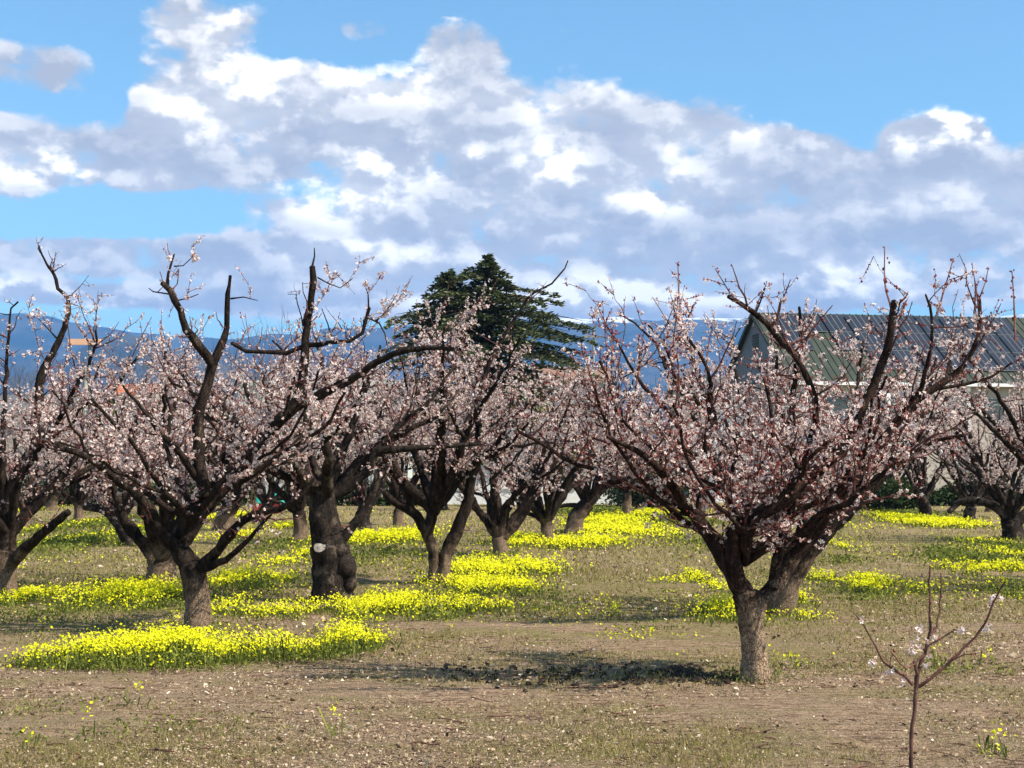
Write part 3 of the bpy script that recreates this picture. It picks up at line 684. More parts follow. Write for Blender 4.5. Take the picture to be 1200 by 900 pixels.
# far rows: copies
protos = [o for o in C.objects if o.type == 'EMPTY' and o.get('category') == 'tree'][7:14]
FAR = 'small blossoming tree in the far rows of the orchard, half hidden by nearer crowns'
rr = random.Random(5)
far_px = [(30, 618), (92, 612), (262, 622), (305, 612), (735, 604), (770, 596), (820, 608), (868, 602), (975, 606), (1035, 598), (1085, 606),
          (215, 602), (520, 598), (610, 598), (925, 598), (1160, 600), (60, 598), (385, 600)]
for i, (u, v) in enumerate(far_px):
    g = G(u, v); s = rr.uniform(.92, 1.15)
    copy_thing(protos[i % len(protos)], (g[0], g[1], 0), rr.uniform(0, 6.28), (s, s), FAR, 'fruit trees in the far rows')
for i, (u, D_, lab) in enumerate([(720, 26.5, 'broad pale crown of blossom in the gap between the middle trees and the nearest grown tree'), (1125, 27, 'blossoming tree between the leaning tree and the arching one at the right edge'), (75, 27, 'blossoming crown filling the gap between the left edge tree and the left main tree')]):
    pass

# young tree in the right foreground
D = 7.7
def sapling():
    rng = np.random.default_rng(77); b_ = P(1069, 926, D); b_[2] = 0
    root = empty('fruit_sapling', (b_[0], b_[1], 0), 'thin young tree in the right foreground with a few white blossoms', 'sapling'); org = np.array((b_[0], b_[1], 0))
    st, fl = MB(), MB()
    limbs = [([(1069, 932), (1068, 890), (1069, 850), (1073, 820), (1075, 790), (1072, 775)], .0115, .0095),
             ([(1073, 812), (1076, 785), (1083, 765), (1089, 745), (1090, 715), (1089, 690), (1090, 664)], .011, .004),
             ([(1076, 805), (1090, 795), (1110, 778), (1135, 755), (1148, 740), (1158, 722), (1165, 705), (1172, 690), (1178, 682)], .009, .004),
             ([(1070, 803), (1060, 793), (1048, 785), (1035, 775), (1022, 750), (1010, 730), (1000, 718)], .008, .003),
             ([(1090, 745), (1097, 735), (1101, 715), (1103, 690), (1103, 674)], .006, .003),
             ([(1082, 768), (1071, 778), (1062, 783), (1050, 770), (1044, 765)], .006, .003),
             ([(1082, 762), (1098, 750), (1112, 742), (1122, 738)], .005, .003),
             ([(1043, 781), (1043, 772), (1046, 768)], .004, .002), ([(1112, 776), (1128, 768), (1140, 766)], .004, .002)]
    for k, (px, r0, r1) in enumerate(limbs):
        p = resample(T(D, [(u, v, .12 * math.sin(k * 2.1) * j / len(px)) for j, (u, v) in enumerate(px)]), .035, rng, .06); 
        if k == 0: p[0][2] = -.03
        st.tubes(p, np.linspace(r0, r1, len(p)) * (1 + rng.normal(0, .06, len(p))), 8)
        n = int(len(p) * 1.1) if k else 4; c = p[rng.integers(0, len(p), n)] + rng.normal(0, .008, (n, 3)); buds(fl, c, rng, .0045)
    for (u, v, n, s) in [(1078, 752, 9, .022), (1068, 763, 8, .02), (1078, 737, 4, .014), (1161, 706, 6, .012), (1171, 701, 5, .012), (1155, 735, 3, .01), (1128, 741, 5, .012), (1042, 787, 6, .014), (1058, 796, 4, .012), (1022, 776, 3, .01), (1098, 750, 3, .01), (1010, 728, 2, .01), (1084, 778, 3, .01), (975, 700, 0, 0)]:
        if n: blossoms(fl, P(u, v, D) + rng.normal(0, s, (n, 3)), rng, .016)
    st.build('stem', M['sapbark'], root, smooth=True, origin=org); fl.build('blossoms', [M['petal'], M['calyx']], root, origin=org)
sapling()

# ------------------------------------------------------------------ the tall conifer
def conifer():
    rng = np.random.default_rng(3); D = 80.0; s = D / F
    c = P(572, HOR, D); c[2] = 0
    root = empty('conifer', c, 'tall dark green conifer standing behind the orchard', 'tree')
    tr, nd = MB(), MB(); H = (HOR - 298) * s + CAMH
    tr.tubes(np.array([(0, 0, -.2), (0, 0, H * .5), (.05, 0, H * .97)]), np.array((.45, .28, .03)), 10)
    def zc(v): return (HOR - v) * s + CAMH
    # half width left / right by photo row
    rows = [298, 315, 330, 350, 380, 410, 440, 500, 552]; wl = [4, 32, 62, 92, 118, 136, 138, 125, 90]; wr = [4, 24, 60, 84, 100, 120, 122, 105, 70]
    def bough(z, ph, ln, droop=.0):
        d = np.array((math.cos(ph), math.sin(ph), 0)); sd = np.array((-d[1], d[0], 0)); n = int(22 + ln * 46)
        t = rng.random(n) ** .8; w = (.10 + .30 * ln * t * (1.15 - t)); off = rng.normal(0, 1, n) * w * .55
        ctr = np.array((0, 0, z)) + d * (t * ln)[:, None] + sd * off[:, None]
        ctr[:, 2] += .24 * ln * t - .30 * ln * t * t * (1 + droop) + rng.normal(0, .07, n) - np.abs(off) * .2
        L = rng.uniform(.16, .38, n); W = rng.uniform(.05, .10, n)
        a = unit(d * 1.0 + sd * (np.sign(off) * .6)[:, None] + rng.normal(0, .35, (n, 3)) + (0, 0, .12)); b2 = unit(np.cross(a, rng.normal(0, .45, (n, 3)) + (0, 0, 1)))
        V = np.stack([ctr - a * L[:, None] * .5, ctr + b2 * W[:, None], ctr + a * L[:, None] * .6, ctr - b2 * W[:, None]], 1).reshape(-1, 3)
        nd.add(V, np.arange(len(V)).reshape(-1, 4))
        p = np.array([(0, 0, z), d * ln * .5 + (0, 0, z + .05 * ln), d * ln * .92 + (0, 0, z - .03 * ln)]); tr.tubes(p, np.array((.06, .035, .012)), 4)
    for k in range(270):
        z = zc(298) - (zc(298) - 1.2) * ((k + rng.random()) / 250) ** .85; v = HOR - (z - CAMH) / s
        ph = k * 2.399 + rng.normal(0, .3); side = math.cos(ph)
        w = np.interp(v, rows, wl) if side < 0 else np.interp(v, rows, wr)
        bough(z, ph, max(.25, w * s * rng.uniform(.45, 1.28)), rng.uniform(-.2, .5))
    # second leader at the left shoulder
    for k in range(46):
        z = zc(319) - k * .07; ln = .4 + (k / 46) * 2.6; ph = k * 2.399
        before = nd.n; i0 = len(nd.v); j0 = len(tr.v); bough(z, ph, ln)
        for q in range(i0, len(nd.v)): nd.v[q] = nd.v[q] + ((524 - 572) * s, 0, 0)
        for q in range(j0, len(tr.v)): tr.v[q] = tr.v[q] + ((524 - 572) * s, 0, 0)
    tr.tubes(np.array([(0, 0, 4.), (-1.6, 0, 7.0), ((524 - 572) * s, 0, zc(320))]), np.array((.2, .12, .02)), 6)
    tr.build('trunk', M['bark_old'], root, smooth=True); nd.build('crown', M['needle'], root)
conifer()

# ------------------------------------------------------------------ buildings
M['roofgreen'] = flat('green_metal_roof', (.042, .052, .036), .6, .12, .8, .1)
M['siding'] = flat('blue_grey_siding', (.145, .16, .18), .6, .1, 1.5, .1)
M['wallbeige'] = flat('beige_stucco', (.40, .36, .30), .85, .08, 2, .2)
M['white'] = flat('white_paint', (.78, .78, .76), .6, .05, 2, .05)
M['offwhite'] = flat('pale_green_wall', (.46, .52, .48), .8, .08, 1, .1)
M['glass'] = flat('dark_glass', (.03, .04, .05), .15, .1, 1, 0, .6)
M['browntile'] = flat('brown_tile_roof', (.27, .16, .11), .85, .2, 6, .5)
M['greyroof'] = flat('grey_shingle', (.12, .12, .12), .9, .2, 5, .4)
M['orange'] = flat('orange_tile', (.52, .16, .07), .8, .2, 5, .4)
M['darkgreenroof'] = flat('dark_roof', (.055, .07, .06), .8, .15, 3, .2)
M['steel'] = flat('grey_steel', (.45, .46, .45), .5, .1, 3, .05)
M['wood'] = flat('weathered_pole_wood', (.38, .36, .32), .9, .2, 5, .3)
def panel_mat():
    m, nt, b = mat('solar_cells'); uv = nt.new('ShaderNodeUVMap') if False else None
    oc = objco(nt); n = nt.noise(oc, .8, 3)
    nt.put(b.inputs['Base Color'], nt.mix(n, (.014, .018, .028), (.03, .036, .05))); b.inputs['Roughness'].default_value = .4; b.inputs['Specular IOR Level'].default_value = .22
    return m
M['cell'] = panel_mat(); M['panelframe'] = flat('dark_aluminium', (.17, .17, .17), .5, .1, 3, 0)

def solar_building():
    D = 90.0; a = R(11)
    rl = P(881, 366, D)                                  # left end of the ridge
    r = np.array((math.cos(a), math.sin(a), 0)); s = np.array((math.sin(a), -math.cos(a), 0)); up = np.array((0, 0, 1.))
    Lr, w = 17.5, 6.2; eave = P(925, 447, D - w)[2]; H = rl[2]; drop = H - eave
    o0 = np.array((rl[0], rl[1], 0))
    root = empty('solar_building', o0, 'large building with a green roof covered in dark solar panels', 'building')
    def W(x, y, z): return r * x + s * y + up * z        # local: x along the ridge, y towards the viewer
    def poly(mb, pts, faces, mi=0): mb.add([W(*p) for p in pts], faces, mi)
    wall = MB(); e = .35
    wz = H - drop * (w - e) / w
    poly(wall, [(e, w - e, -.1), (Lr - e, w - e, -.1), (Lr - e, w - e, wz), (e, w - e, wz), (e, -w + e, -.1), (Lr - e, -w + e, -.1), (Lr - e, -w + e, wz), (e, -w + e, wz)],
         [(0, 1, 2, 3), (1, 5, 6, 2), (5, 4, 7, 6), (4, 0, 3, 7)])
    wall.build('wall', M['wallbeige'], root)
    gb = MB(); poly(gb, [(e, w - e, wz + .02), (e, 0, H - .12), (e, -w + e, wz + .02), (e - .12, w - e, wz + .02), (e - .12, 0, H - .12), (e - .12, -w + e, wz + .02)], [(0, 1, 2), (3, 5, 4)])
    gb.build('gable', M['siding'], root)
    vt = MB(); zc_ = H - 2.2
    for k in range(6): poly(vt, [(e - .19, -.5, zc_ + k * .16), (e - .125, -.5, zc_ + k * .16), (e - .125, .5, zc_ + k * .16), (e - .19, .5, zc_ + k * .16), (e - .16, -.5, zc_ + k * .16 + .1), (e - .125, -.5, zc_ + k * .16 + .1), (e - .125, .5, zc_ + k * .16 + .1), (e - .16, .5, zc_ + k * .16 + .1)],
                               [(0, 3, 2, 1), (4, 5, 6, 7), (0, 4, 7, 3), (0, 1, 5, 4), (3, 7, 6, 2)])
    vt.build('louvre_vent', M['darkgreenroof'], root)
    rk = MB()
    for sg in (1, -1): poly(rk, [(-.06, 0, H + .01), (-.004, 0, H + .01), (-.004, sg * w, eave + .01), (-.06, sg * w, eave + .01), (-.06, 0, H - .24), (-.004, 0, H - .24), (-.004, sg * w, eave - .24), (-.06, sg * w, eave - .24)], [(0, 1, 2, 3), (4, 7, 6, 5), (0, 3, 7, 4), (1, 5, 6, 2)])
    rk.build('rake_board', M['roofgreen'], root)
    rf = MB(); th = .16
    for sg in (1, -1):
        poly(rf, [(0, 0, H), (Lr, 0, H), (Lr, sg * w, eave), (0, sg * w, eave), (0, 0, H - th), (Lr, 0, H - th), (Lr, sg * w, eave - th), (0, sg * w, eave - th)],
             [(0, 1, 2, 3), (4, 7, 6, 5), (0, 3, 7, 4), (1, 5, 6, 2), (3, 2, 6, 7)])
    for i in range(44):                                  # standing seams
        x = .05 + i * (Lr - .1) / 43; poly(rf, [(x - .02, 0, H + .005), (x + .02, 0, H + .005), (x + .02, w, eave + .005), (x - .02, w, eave + .005), (x - .02, 0, H + .045), (x + .02, 0, H + .045), (x + .02, w, eave + .045), (x - .02, w, eave + .045)],
                                            [(0, 1, 5, 4), (0, 4, 7, 3), (1, 2, 6, 5), (4, 5, 6, 7), (3, 7, 6, 2)])
    ro = rf.build('roof', M['roofgreen'], root)
    gt = MB(); poly(gt, [(-.05, w + .02, eave - .16), (Lr + .05, w + .02, eave - .16), (Lr + .05, w + .16, eave - .16), (-.05, w + .16, eave - .16), (-.05, w + .02, eave + .02), (Lr + .05, w + .02, eave + .02), (Lr + .05, w + .16, eave + .02), (-.05, w + .16, eave + .02)],
                    [(0, 3, 2, 1), (4, 5, 6, 7), (2, 3, 7, 6), (0, 4, 7, 3), (1, 2, 6, 5)])
    gt.build('gutter', M['white'], ro)
    # panels: rows of modules down the slope
    cols = 10; rows = 3; pw = (Lr - 2.4) / cols; sl = math.hypot(w, drop); ph = (sl * .80) / rows
    def SL(x, d, h): t = d / sl; return (x, w * t, H - drop * t + h)
    for j in range(rows):
        for i in range(cols):
            if j == 1 and i in (1,) : continue
            if j == 2 and i in (0, 1, 2): continue
            x0, x1 = 1.0 + i * pw + .06, 1.0 + (i + 1) * pw - .06; d0, d1 = .35 + j * ph + .05, .35 + (j + 1) * ph - .05
            mb = MB(); q = [SL(x0, d0, .10), SL(x1, d0, .10), SL(x1, d1, .10), SL(x0, d1, .10), SL(x0, d0, .14), SL(x1, d0, .14), SL(x1, d1, .14), SL(x0, d1, .14)]
            poly(mb, q, [(4, 5, 6, 7)][:1]); poly(mb, q, [(0, 1, 5, 4), (1, 2, 6, 5), (2, 3, 7, 6), (3, 0, 4, 7)], 1)
            for k in range(1, 4):
                xx = x0 + (x1 - x0) * k / 4; poly(mb, [SL(xx - .02, d0, .145), SL(xx + .015, d0, .145), SL(xx + .015, d1, .145), SL(xx - .015, d1, .145)], [(0, 1, 2, 3)], 1)
            mb.build('solar_panel', [M['cell'], M['panelframe']], root)
    for i in range(5):
        x = 2.0 + i * 3.2; z = wz - 2.4
        mb = MB(); poly(mb, [(x, w - e + .02, z), (x + 1.4, w - e + .02, z), (x + 1.4, w - e + .02, z + 1.3), (x, w - e + .02, z + 1.3), (x, w - e + .06, z), (x + 1.4, w - e + .06, z), (x + 1.4, w - e + .06, z + 1.3), (x, w - e + .06, z + 1.3)],
                        [(4, 5, 6, 7), (0, 1, 5, 4), (1, 2, 6, 5), (2, 3, 7, 6), (3, 0, 4, 7)]); mb.build('window', M['glass'], root)
    for x in (.8, 5.6, 10.4, 15.2):
        mb = MB(); poly(mb, [(x, w - .25, 0), (x + .22, w - .25, 0), (x + .22, w - .05, 0), (x, w - .05, 0), (x, w - .25, eave - .2), (x + .22, w - .25, eave - .2), (x + .22, w - .05, eave - .2), (x, w - .05, eave - .2)],
                        [(0, 1, 5, 4), (1, 2, 6, 5), (2, 3, 7, 6), (3, 0, 4, 7), (4, 5, 6, 7)]); mb.build('post', M['white'], root)
solar_building()

def house(name, u0, u1, vtop, veave, D, depth, wallm, roofm, label, ridge='x', wins=3, winm='glass', cat='building', rot=0):
    a, c = P(u0, HOR, D), P(u1, HOR, D); zt = (HOR - vtop) / F * D + CAMH; ze = (HOR - veave) / F * D + CAMH
    L = c[0] - a[0]; root = empty(name, (a[0] + L / 2, D + depth / 2, 0), label, cat); root.rotation_euler = (0, 0, rot)
    x, y = L / 2, depth / 2; mb = MB()
    V = [(-x, -y, -.1), (x, -y, -.1), (x, y, -.1), (-x, y, -.1), (-x, -y, ze), (x, -y, ze), (x, y, ze), (-x, y, ze)]
    mb.add(V, [(0, 1, 5, 4), (1, 2, 6, 5), (2, 3, 7, 6), (3, 0, 4, 7)])
    if ridge == 'x': mb.add([(-x, -y, ze), (-x, y, ze), (-x, 0, zt - .05), (x, -y, ze), (x, y, ze), (x, 0, zt - .05)], [(0, 2, 1), (3, 4, 5)])
    if ridge == 'y': mb.add([(-x, -y, ze), (x, -y, ze), (0, -y, zt - .05), (-x, y, ze), (x, y, ze), (0, y, zt - .05)], [(0, 1, 2), (3, 5, 4)])
    mb.build('wall', M[wallm], root)
    rf = MB(); o = .35; t = .14
    if ridge == 'flat':
        rf.box((-x - .1, -y - .1, ze + .003), (x + .1, y + .1, zt))
    else:
        for sg in (1, -1):
            if ridge == 'x':
                k = (zt - ze) / y; q = [(-x - o, 0, zt), (x + o, 0, zt), (x + o, sg * (y + o), ze - o * k), (-x - o, sg * (y + o), ze - o * k)]
            else:
                k = (zt - ze) / x; q = [(0, -y - o, zt), (0, y + o, zt), (sg * (x + o), y + o, ze - o * k), (sg * (x + o), -y - o, ze - o * k)]
            q = [(p[0], p[1], p[2] + .03) for p in q] + [(p[0], p[1], p[2] + t + .03) for p in q]
            rf.add(q, [(0, 3, 2, 1), (4, 5, 6, 7), (0, 1, 5, 4), (1, 2, 6, 5), (2, 3, 7, 6), (3, 0, 4, 7)])
    rf.build('roof', M[roofm], root)
    for i in range(wins):
        cx = -x + L * (i + .5) / wins; wz = min(1.0, ze * .4)
        w = MB(); w.box((cx - .45, -y - .05, wz), (cx + .45, -y - .008, wz + min(1.2, ze * .4))); fr = w.build('window', M[winm], root)
        f = MB(); z0, z1 = wz, wz + min(1.2, ze * .4)
        for bx in (((cx - .55, -y - .07, z0 - .1), (cx + .55, -y - .006, z0 - .002)), ((cx - .55, -y - .07, z1 + .002), (cx + .55, -y - .006, z1 + .1)), ((cx - .55, -y - .07, z0), (cx - .452, -y - .006, z1)), ((cx + .452, -y - .07, z0), (cx + .55, -y - .006, z1))): f.box(*bx)
        f.build('frame', M['white'], fr)
    return root
house('white_shed', 512, 752, 520, 540, 74, 9, 'white', 'greyroof', 'long low white building seen under the crowns in the middle', wins=4)
house('warehouse', 278, 470, 446, 452, 105, 12, 'offwhite', 'offwhite', 'pale grey green flat roofed building left of the conifer', ridge='flat', wins=4)
house('tile_roof_house', 612, 712, 428, 446, 120, 9, 'wallbeige', 'browntile', 'house with a brown tiled roof to the right of the conifer', wins=3)
house('white_house', 838, 886, 462, 478, 78, 6, 'white', 'greyroof', 'small bright white gabled house left of the solar roof building', ridge='y', wins=1)
house('dark_roof_house', 800, 872, 440, 462, 98, 7, 'wallbeige', 'darkgreenroof', 'low house with a dark roof below the end of the green roof', wins=2)
house('orange_roof_house', 122, 172, 450, 462, 110, 7, 'wallbeige', 'orange', 'small house with an orange tiled roof behind the left trees', wins=2)
house('grey_barn', -40, 66, 462, 485, 100, 9, 'wallbeige', 'greyroof', 'grey roofed barn behind the tree at the left edge', wins=3)

def sign():
    D = 95.; c = P(100, 400, D); root = empty('pole_sign', (c[0], D, 0), 'flat orange sign board on a thin dark pole at the left', 'sign')
    k = D / F; mb = MB(); z0, z1 = (HOR - 404) * k + CAMH, (HOR - 397) * k + CAMH
    mb.box((-20 * k, -.12, z0), (18 * k, .12, z1)); mb.build('sign_board', flat('peach_board', (.78, .46, .30), .5, .05, 2, .02), root)
    mb = MB(); mb.tubes(np.array([(5 * k, 0, -.2), (5 * k, 0, z0 - .004)]), np.array((.12, .09)), 10); mb.build('pole', M['glass'], root, smooth=True)
sign()
def utility_pole(u, vt, D, label, r=.15):
    c = P(u, vt, D); root = empty('utility_pole', (c[0], D, 0), label, 'pole'); mb = MB()
    mb.tubes(np.array([(0, 0, -.2), (0, 0, c[2] * .5), (.03, 0, c[2])]), np.array((r, r * .85, r * .7)), 10); mb.build('pole_shaft', M['wood'], root, smooth=True)
    mb = MB(); mb.box((-.6, -.16, c[2] - .55), (.6, -.05, c[2] - .43)); mb.build('crossarm', M['wood'], root)
utility_pole(100, 432, 88, 'pale wooden utility pole below the orange sign', .2)
utility_pole(695, 385, 92, 'dark slender utility pole rising right of the conifer', .09)

def tarp_bin():
    D = 58.; c = P(318, 590, D); root = empty('harvest_bin', (c[0], D, 0), 'low red bin under a teal tarpaulin among the far trees at left', 'bin')
    mb = MB(); mb.box((-.62, -.35, 0), (.35, .35, .5)); mb.box((-.66, -.39, .12), (.39, .39, .18)); mb.build('bin_body', flat('red_paint', (.45, .07, .05), .6), root)
    mb = MB(); xs = np.linspace(-.55, .75, 12); ys = np.linspace(-.42, .42, 8); V = []
    for y in ys:
        for x in xs:
            e = min(1, (x + .55) / .12, (.75 - x) / .25, (y + .42) / .12, (.42 - y) / .12); V.append((x, y, .52 + .22 * max(0, e) ** .5 * (1 + .4 * math.sin(x * 7 + y * 5)) - (.12 if e <= 0 else 0)))
    i = (np.arange(7)[:, None] * 12 + np.arange(11)[None]).ravel(); mb.add(np.array(V), np.stack([i, i + 1, i + 13, i + 12], -1))
    mb.build('tarpaulin', flat('teal_tarp', (.03, .42, .33), .5), root, smooth=True)
tarp_bin()

# ------------------------------------------------------------------ bare trees, shrubs, far wood
def bare_tree(u, vtop, D, seed, label, width=1.0, rise=None, mt='greytwig'):
    rng = np.random.default_rng(seed); c = P(u, HOR, D); H = (HOR - vtop) / F * D + CAMH
    root = empty('bare_tree', (c[0], D, 0), label, 'tree', 'bare trees behind the orchard'); wood, tw = MB(), MB()
    cur = [(np.array((0, 0, -.1)), np.array((0, 0, 1.)), H * .32, .016 * H)]
    for lev in range(6):
        nxt = []
        for (s, d, l, r) in cur:
            side = rng.normal(0, .08, 3); pts = np.array([s, s + d * l * .35 + side * l * .3, s + d * l * .7 + side * l * .3, s + d * l]); rad = np.array((r, r * .85, r * .75, r * .62))
            (wood if lev < 3 else tw).tubes(pts, rad, 7 if lev < 2 else 4 if lev < 3 else 3)
            n = (4, 3, 3, 3, 2, 0)[lev]
            for _ in range(n):
                dd = unit(d + rng.normal(0, .42 * width, 3) + (0, 0, .22)); nxt.append((pts[rng.integers(2, 4)] if lev else pts[rng.integers(1, 4)], dd, l * rng.uniform(.58, .85) if lev else H * rng.uniform(.2, .27), max(.008, rad[3] * .72)))
        cur = nxt
    zmax = max(v[:, 2].max() for v in tw.v)
    for mb in (wood, tw): mb.v = [v * (1, 1, H / zmax) for v in mb.v]
    wood.build('trunk', M['greytwig'], root, smooth=True); tw.build('twigs', M[mt], root)
bare_tree(130, 404, 100, 41, 'bare grey tree behind the orange roofed house', .9)
bare_tree(172, 396, 104, 42, 'bare twiggy tree right of the orange roofed house', 1.0)
bare_tree(300, 366, 98, 43, 'tall bare tree with upright grey twigs behind the left main tree', .8)
bare_tree(335, 362, 101, 44, 'tall bare tree in front of the pale flat roofed building', .8)
bare_tree(268, 395, 108, 45, 'smaller bare tree seen through the fork of the left main tree', 1.0)
bare_tree(720, 428, 108, 46, 'bare brown tree beside the tiled roof house', 1.1)
bare_tree(765, 415, 112, 47, 'bare tree between the tiled roof house and the dark roofed house', 1.1)
bare_tree(440, 410, 112, 48, 'bare tree just left of the conifer', 1.1)
bare_tree(30, 415, 112, 49, 'bare tree behind the grey barn', 1.1)
bare_tree(220, 425, 116, 50, 'bare spreading tree in the gap left of the tall bare ones', 1.2)

def shrub(name, u, vtop, D, w, leaf, seed, label, n=5000, size=.16, cat='shrub', group=None):
    rng = np.random.default_rng(seed); c = P(u, HOR, D); H = (HOR - vtop) / F * D + CAMH; root = empty(name, (c[0], D, 0), label, cat, group)
    st, lf = MB(), MB(); tips = []
    for k in range(16):
        ph = rng.uniform(0, 6.28); rr_ = rng.uniform(.1, 1) * w * .42; e = np.array((math.cos(ph) * rr_, math.sin(ph) * rr_, H * rng.uniform(.45, .9)))
        st.tubes(np.array([(0, 0, -.05), e * (.3, .3, .5), e]), np.array((.07, .05, .02)), 5); tips.append((e, w * rng.uniform(.13, .24)))
        tips.append((e * (.8, .8, .6), w * rng.uniform(.13, .22)))
    for (e, r) in tips:
        m = n // len(tips); q = unit(rng.normal(0, 1, (m, 3))) * (rng.random((m, 1)) ** .45) * r * (1, 1, .8) + e; q[:, 2] = np.clip(q[:, 2], .05, H)
        a = unit(rng.normal(0, 1, (m, 3))); b_ = unit(np.cross(a, rng.normal(0, 1, (m, 3)))); L = size * rng.uniform(.6, 1.2, (m, 1))
        lf.add(np.stack([q - a * L * .5, q + b_ * L * .28, q + a * L * .5, q - b_ * L * .28], 1).reshape(-1, 3), np.arange(m * 4).reshape(-1, 4))
    st.build('stem', M['greytwig'], root); lf.build('foliage', M[leaf], root)
shrub('shrub', 648, 458, 70, 3.8, 'shrubleaf', 61, 'yellow green bush glimpsed through the blossom below the conifer')
shrub('shrub', 118, 448, 92, 2.6, 'shrubleaf', 62, 'olive green bush in front of the orange roofed house')
shrub('shrub', 760, 556, 66, 4.5, 'darkleaf', 63, 'low dark green bush at the far end of the orchard, in the middle gap')
shrub('shrub', 1045, 560, 60, 3.0, 'darkleaf', 64, 'low dark green bush in the gap right of the leaning tree')
shrub('shrub', 850, 545, 82, 5.0, 'darkleaf', 65, 'dark green bush in front of the white gabled house')
shrub('shrub', 90, 470, 88, 2.4, 'darkleaf', 66, 'dark green bush beside the pale utility pole')

def hedge(u0, u1, D, h, seed, label):
    rng = np.random.default_rng(seed); a, b = P(u0, HOR, D)[0], P(u1, HOR, D)[0]; L = b - a; root = empty('hedge', ((a + b) / 2, D, 0), label, 'hedge')
    st, lf = MB(), MB(); n = int(L * 900); x = rng.uniform(-L / 2, L / 2, n)
    top = h * np.array([.75 + .45 * mnoise.noise(Vector((q * .5 + seed, 0, 0))) + .2 * mnoise.noise(Vector((q * 2.3, seed, 0))) for q in x])
    q = np.column_stack([x, rng.normal(0, .45, n), top * rng.random(n) ** .7]); av = unit(rng.normal(0, 1, (n, 3))); bv = unit(np.cross(av, rng.normal(0, 1, (n, 3)))); w = rng.uniform(.06, .16, (n, 1))
    lf.add(np.stack([q - av * w, q + bv * w * .5, q + av * w, q - bv * w * .5], 1).reshape(-1, 3), np.arange(4 * n).reshape(-1, 4))
    for k in range(int(L / 1.5)):
        xx = -L / 2 + 1.5 * (k + .5); st.tubes(np.array([(xx, 0, -.1), (xx + .1, 0, h * .3), (xx, .05, h * .6)]), np.array((.05, .04, .02)), 5)
    st.build('stem', M['greytwig'], root); lf.build('foliage', M['darkleaf'], root)
hedge(-60, 300, 71, 1.5, 81, 'low uneven hedge along the far end of the orchard at the left')
hedge(330, 500, 71, 1.3, 82, 'low hedge in front of the pale flat roofed building')
hedge(880, 1260, 71, 1.4, 83, 'low uneven hedge in front of the solar roof building')
def far_wood():
    rng = np.random.default_rng(9); mb = MB()
    for k in range(240):
        x = rng.uniform(-75, 75); y = rng.uniform(118, 150); h = rng.uniform(3.0, 6.8); r = rng.uniform(1.2, 2.6); m = 110
        q = unit(rng.normal(0, 1, (m, 3))) * (rng.random((m, 1)) ** .4) * (r, r, h * .5) + (x, y, h * .5)
        a = unit(rng.normal(0, 1, (m, 3))); b_ = unit(np.cross(a, rng.normal(0, 1, (m, 3)))); L = rng.uniform(.35, .8, (m, 1))
        mb.add(np.stack([q - a * L * .5, q + b_ * L * .3, q + a * L * .5, q - b_ * L * .3], 1).reshape(-1, 3), np.arange(m * 4).reshape(-1, 4))
    m = leafy('far_foliage', [(0, (.045, .045, .028)), (.5, (.10, .085, .06)), (1, (.16, .13, .10))], .1)
    tag(mb.build('far_wood', m), 'brown and olive mass of trees behind the orchard', None, None, 'stuff')
far_wood()

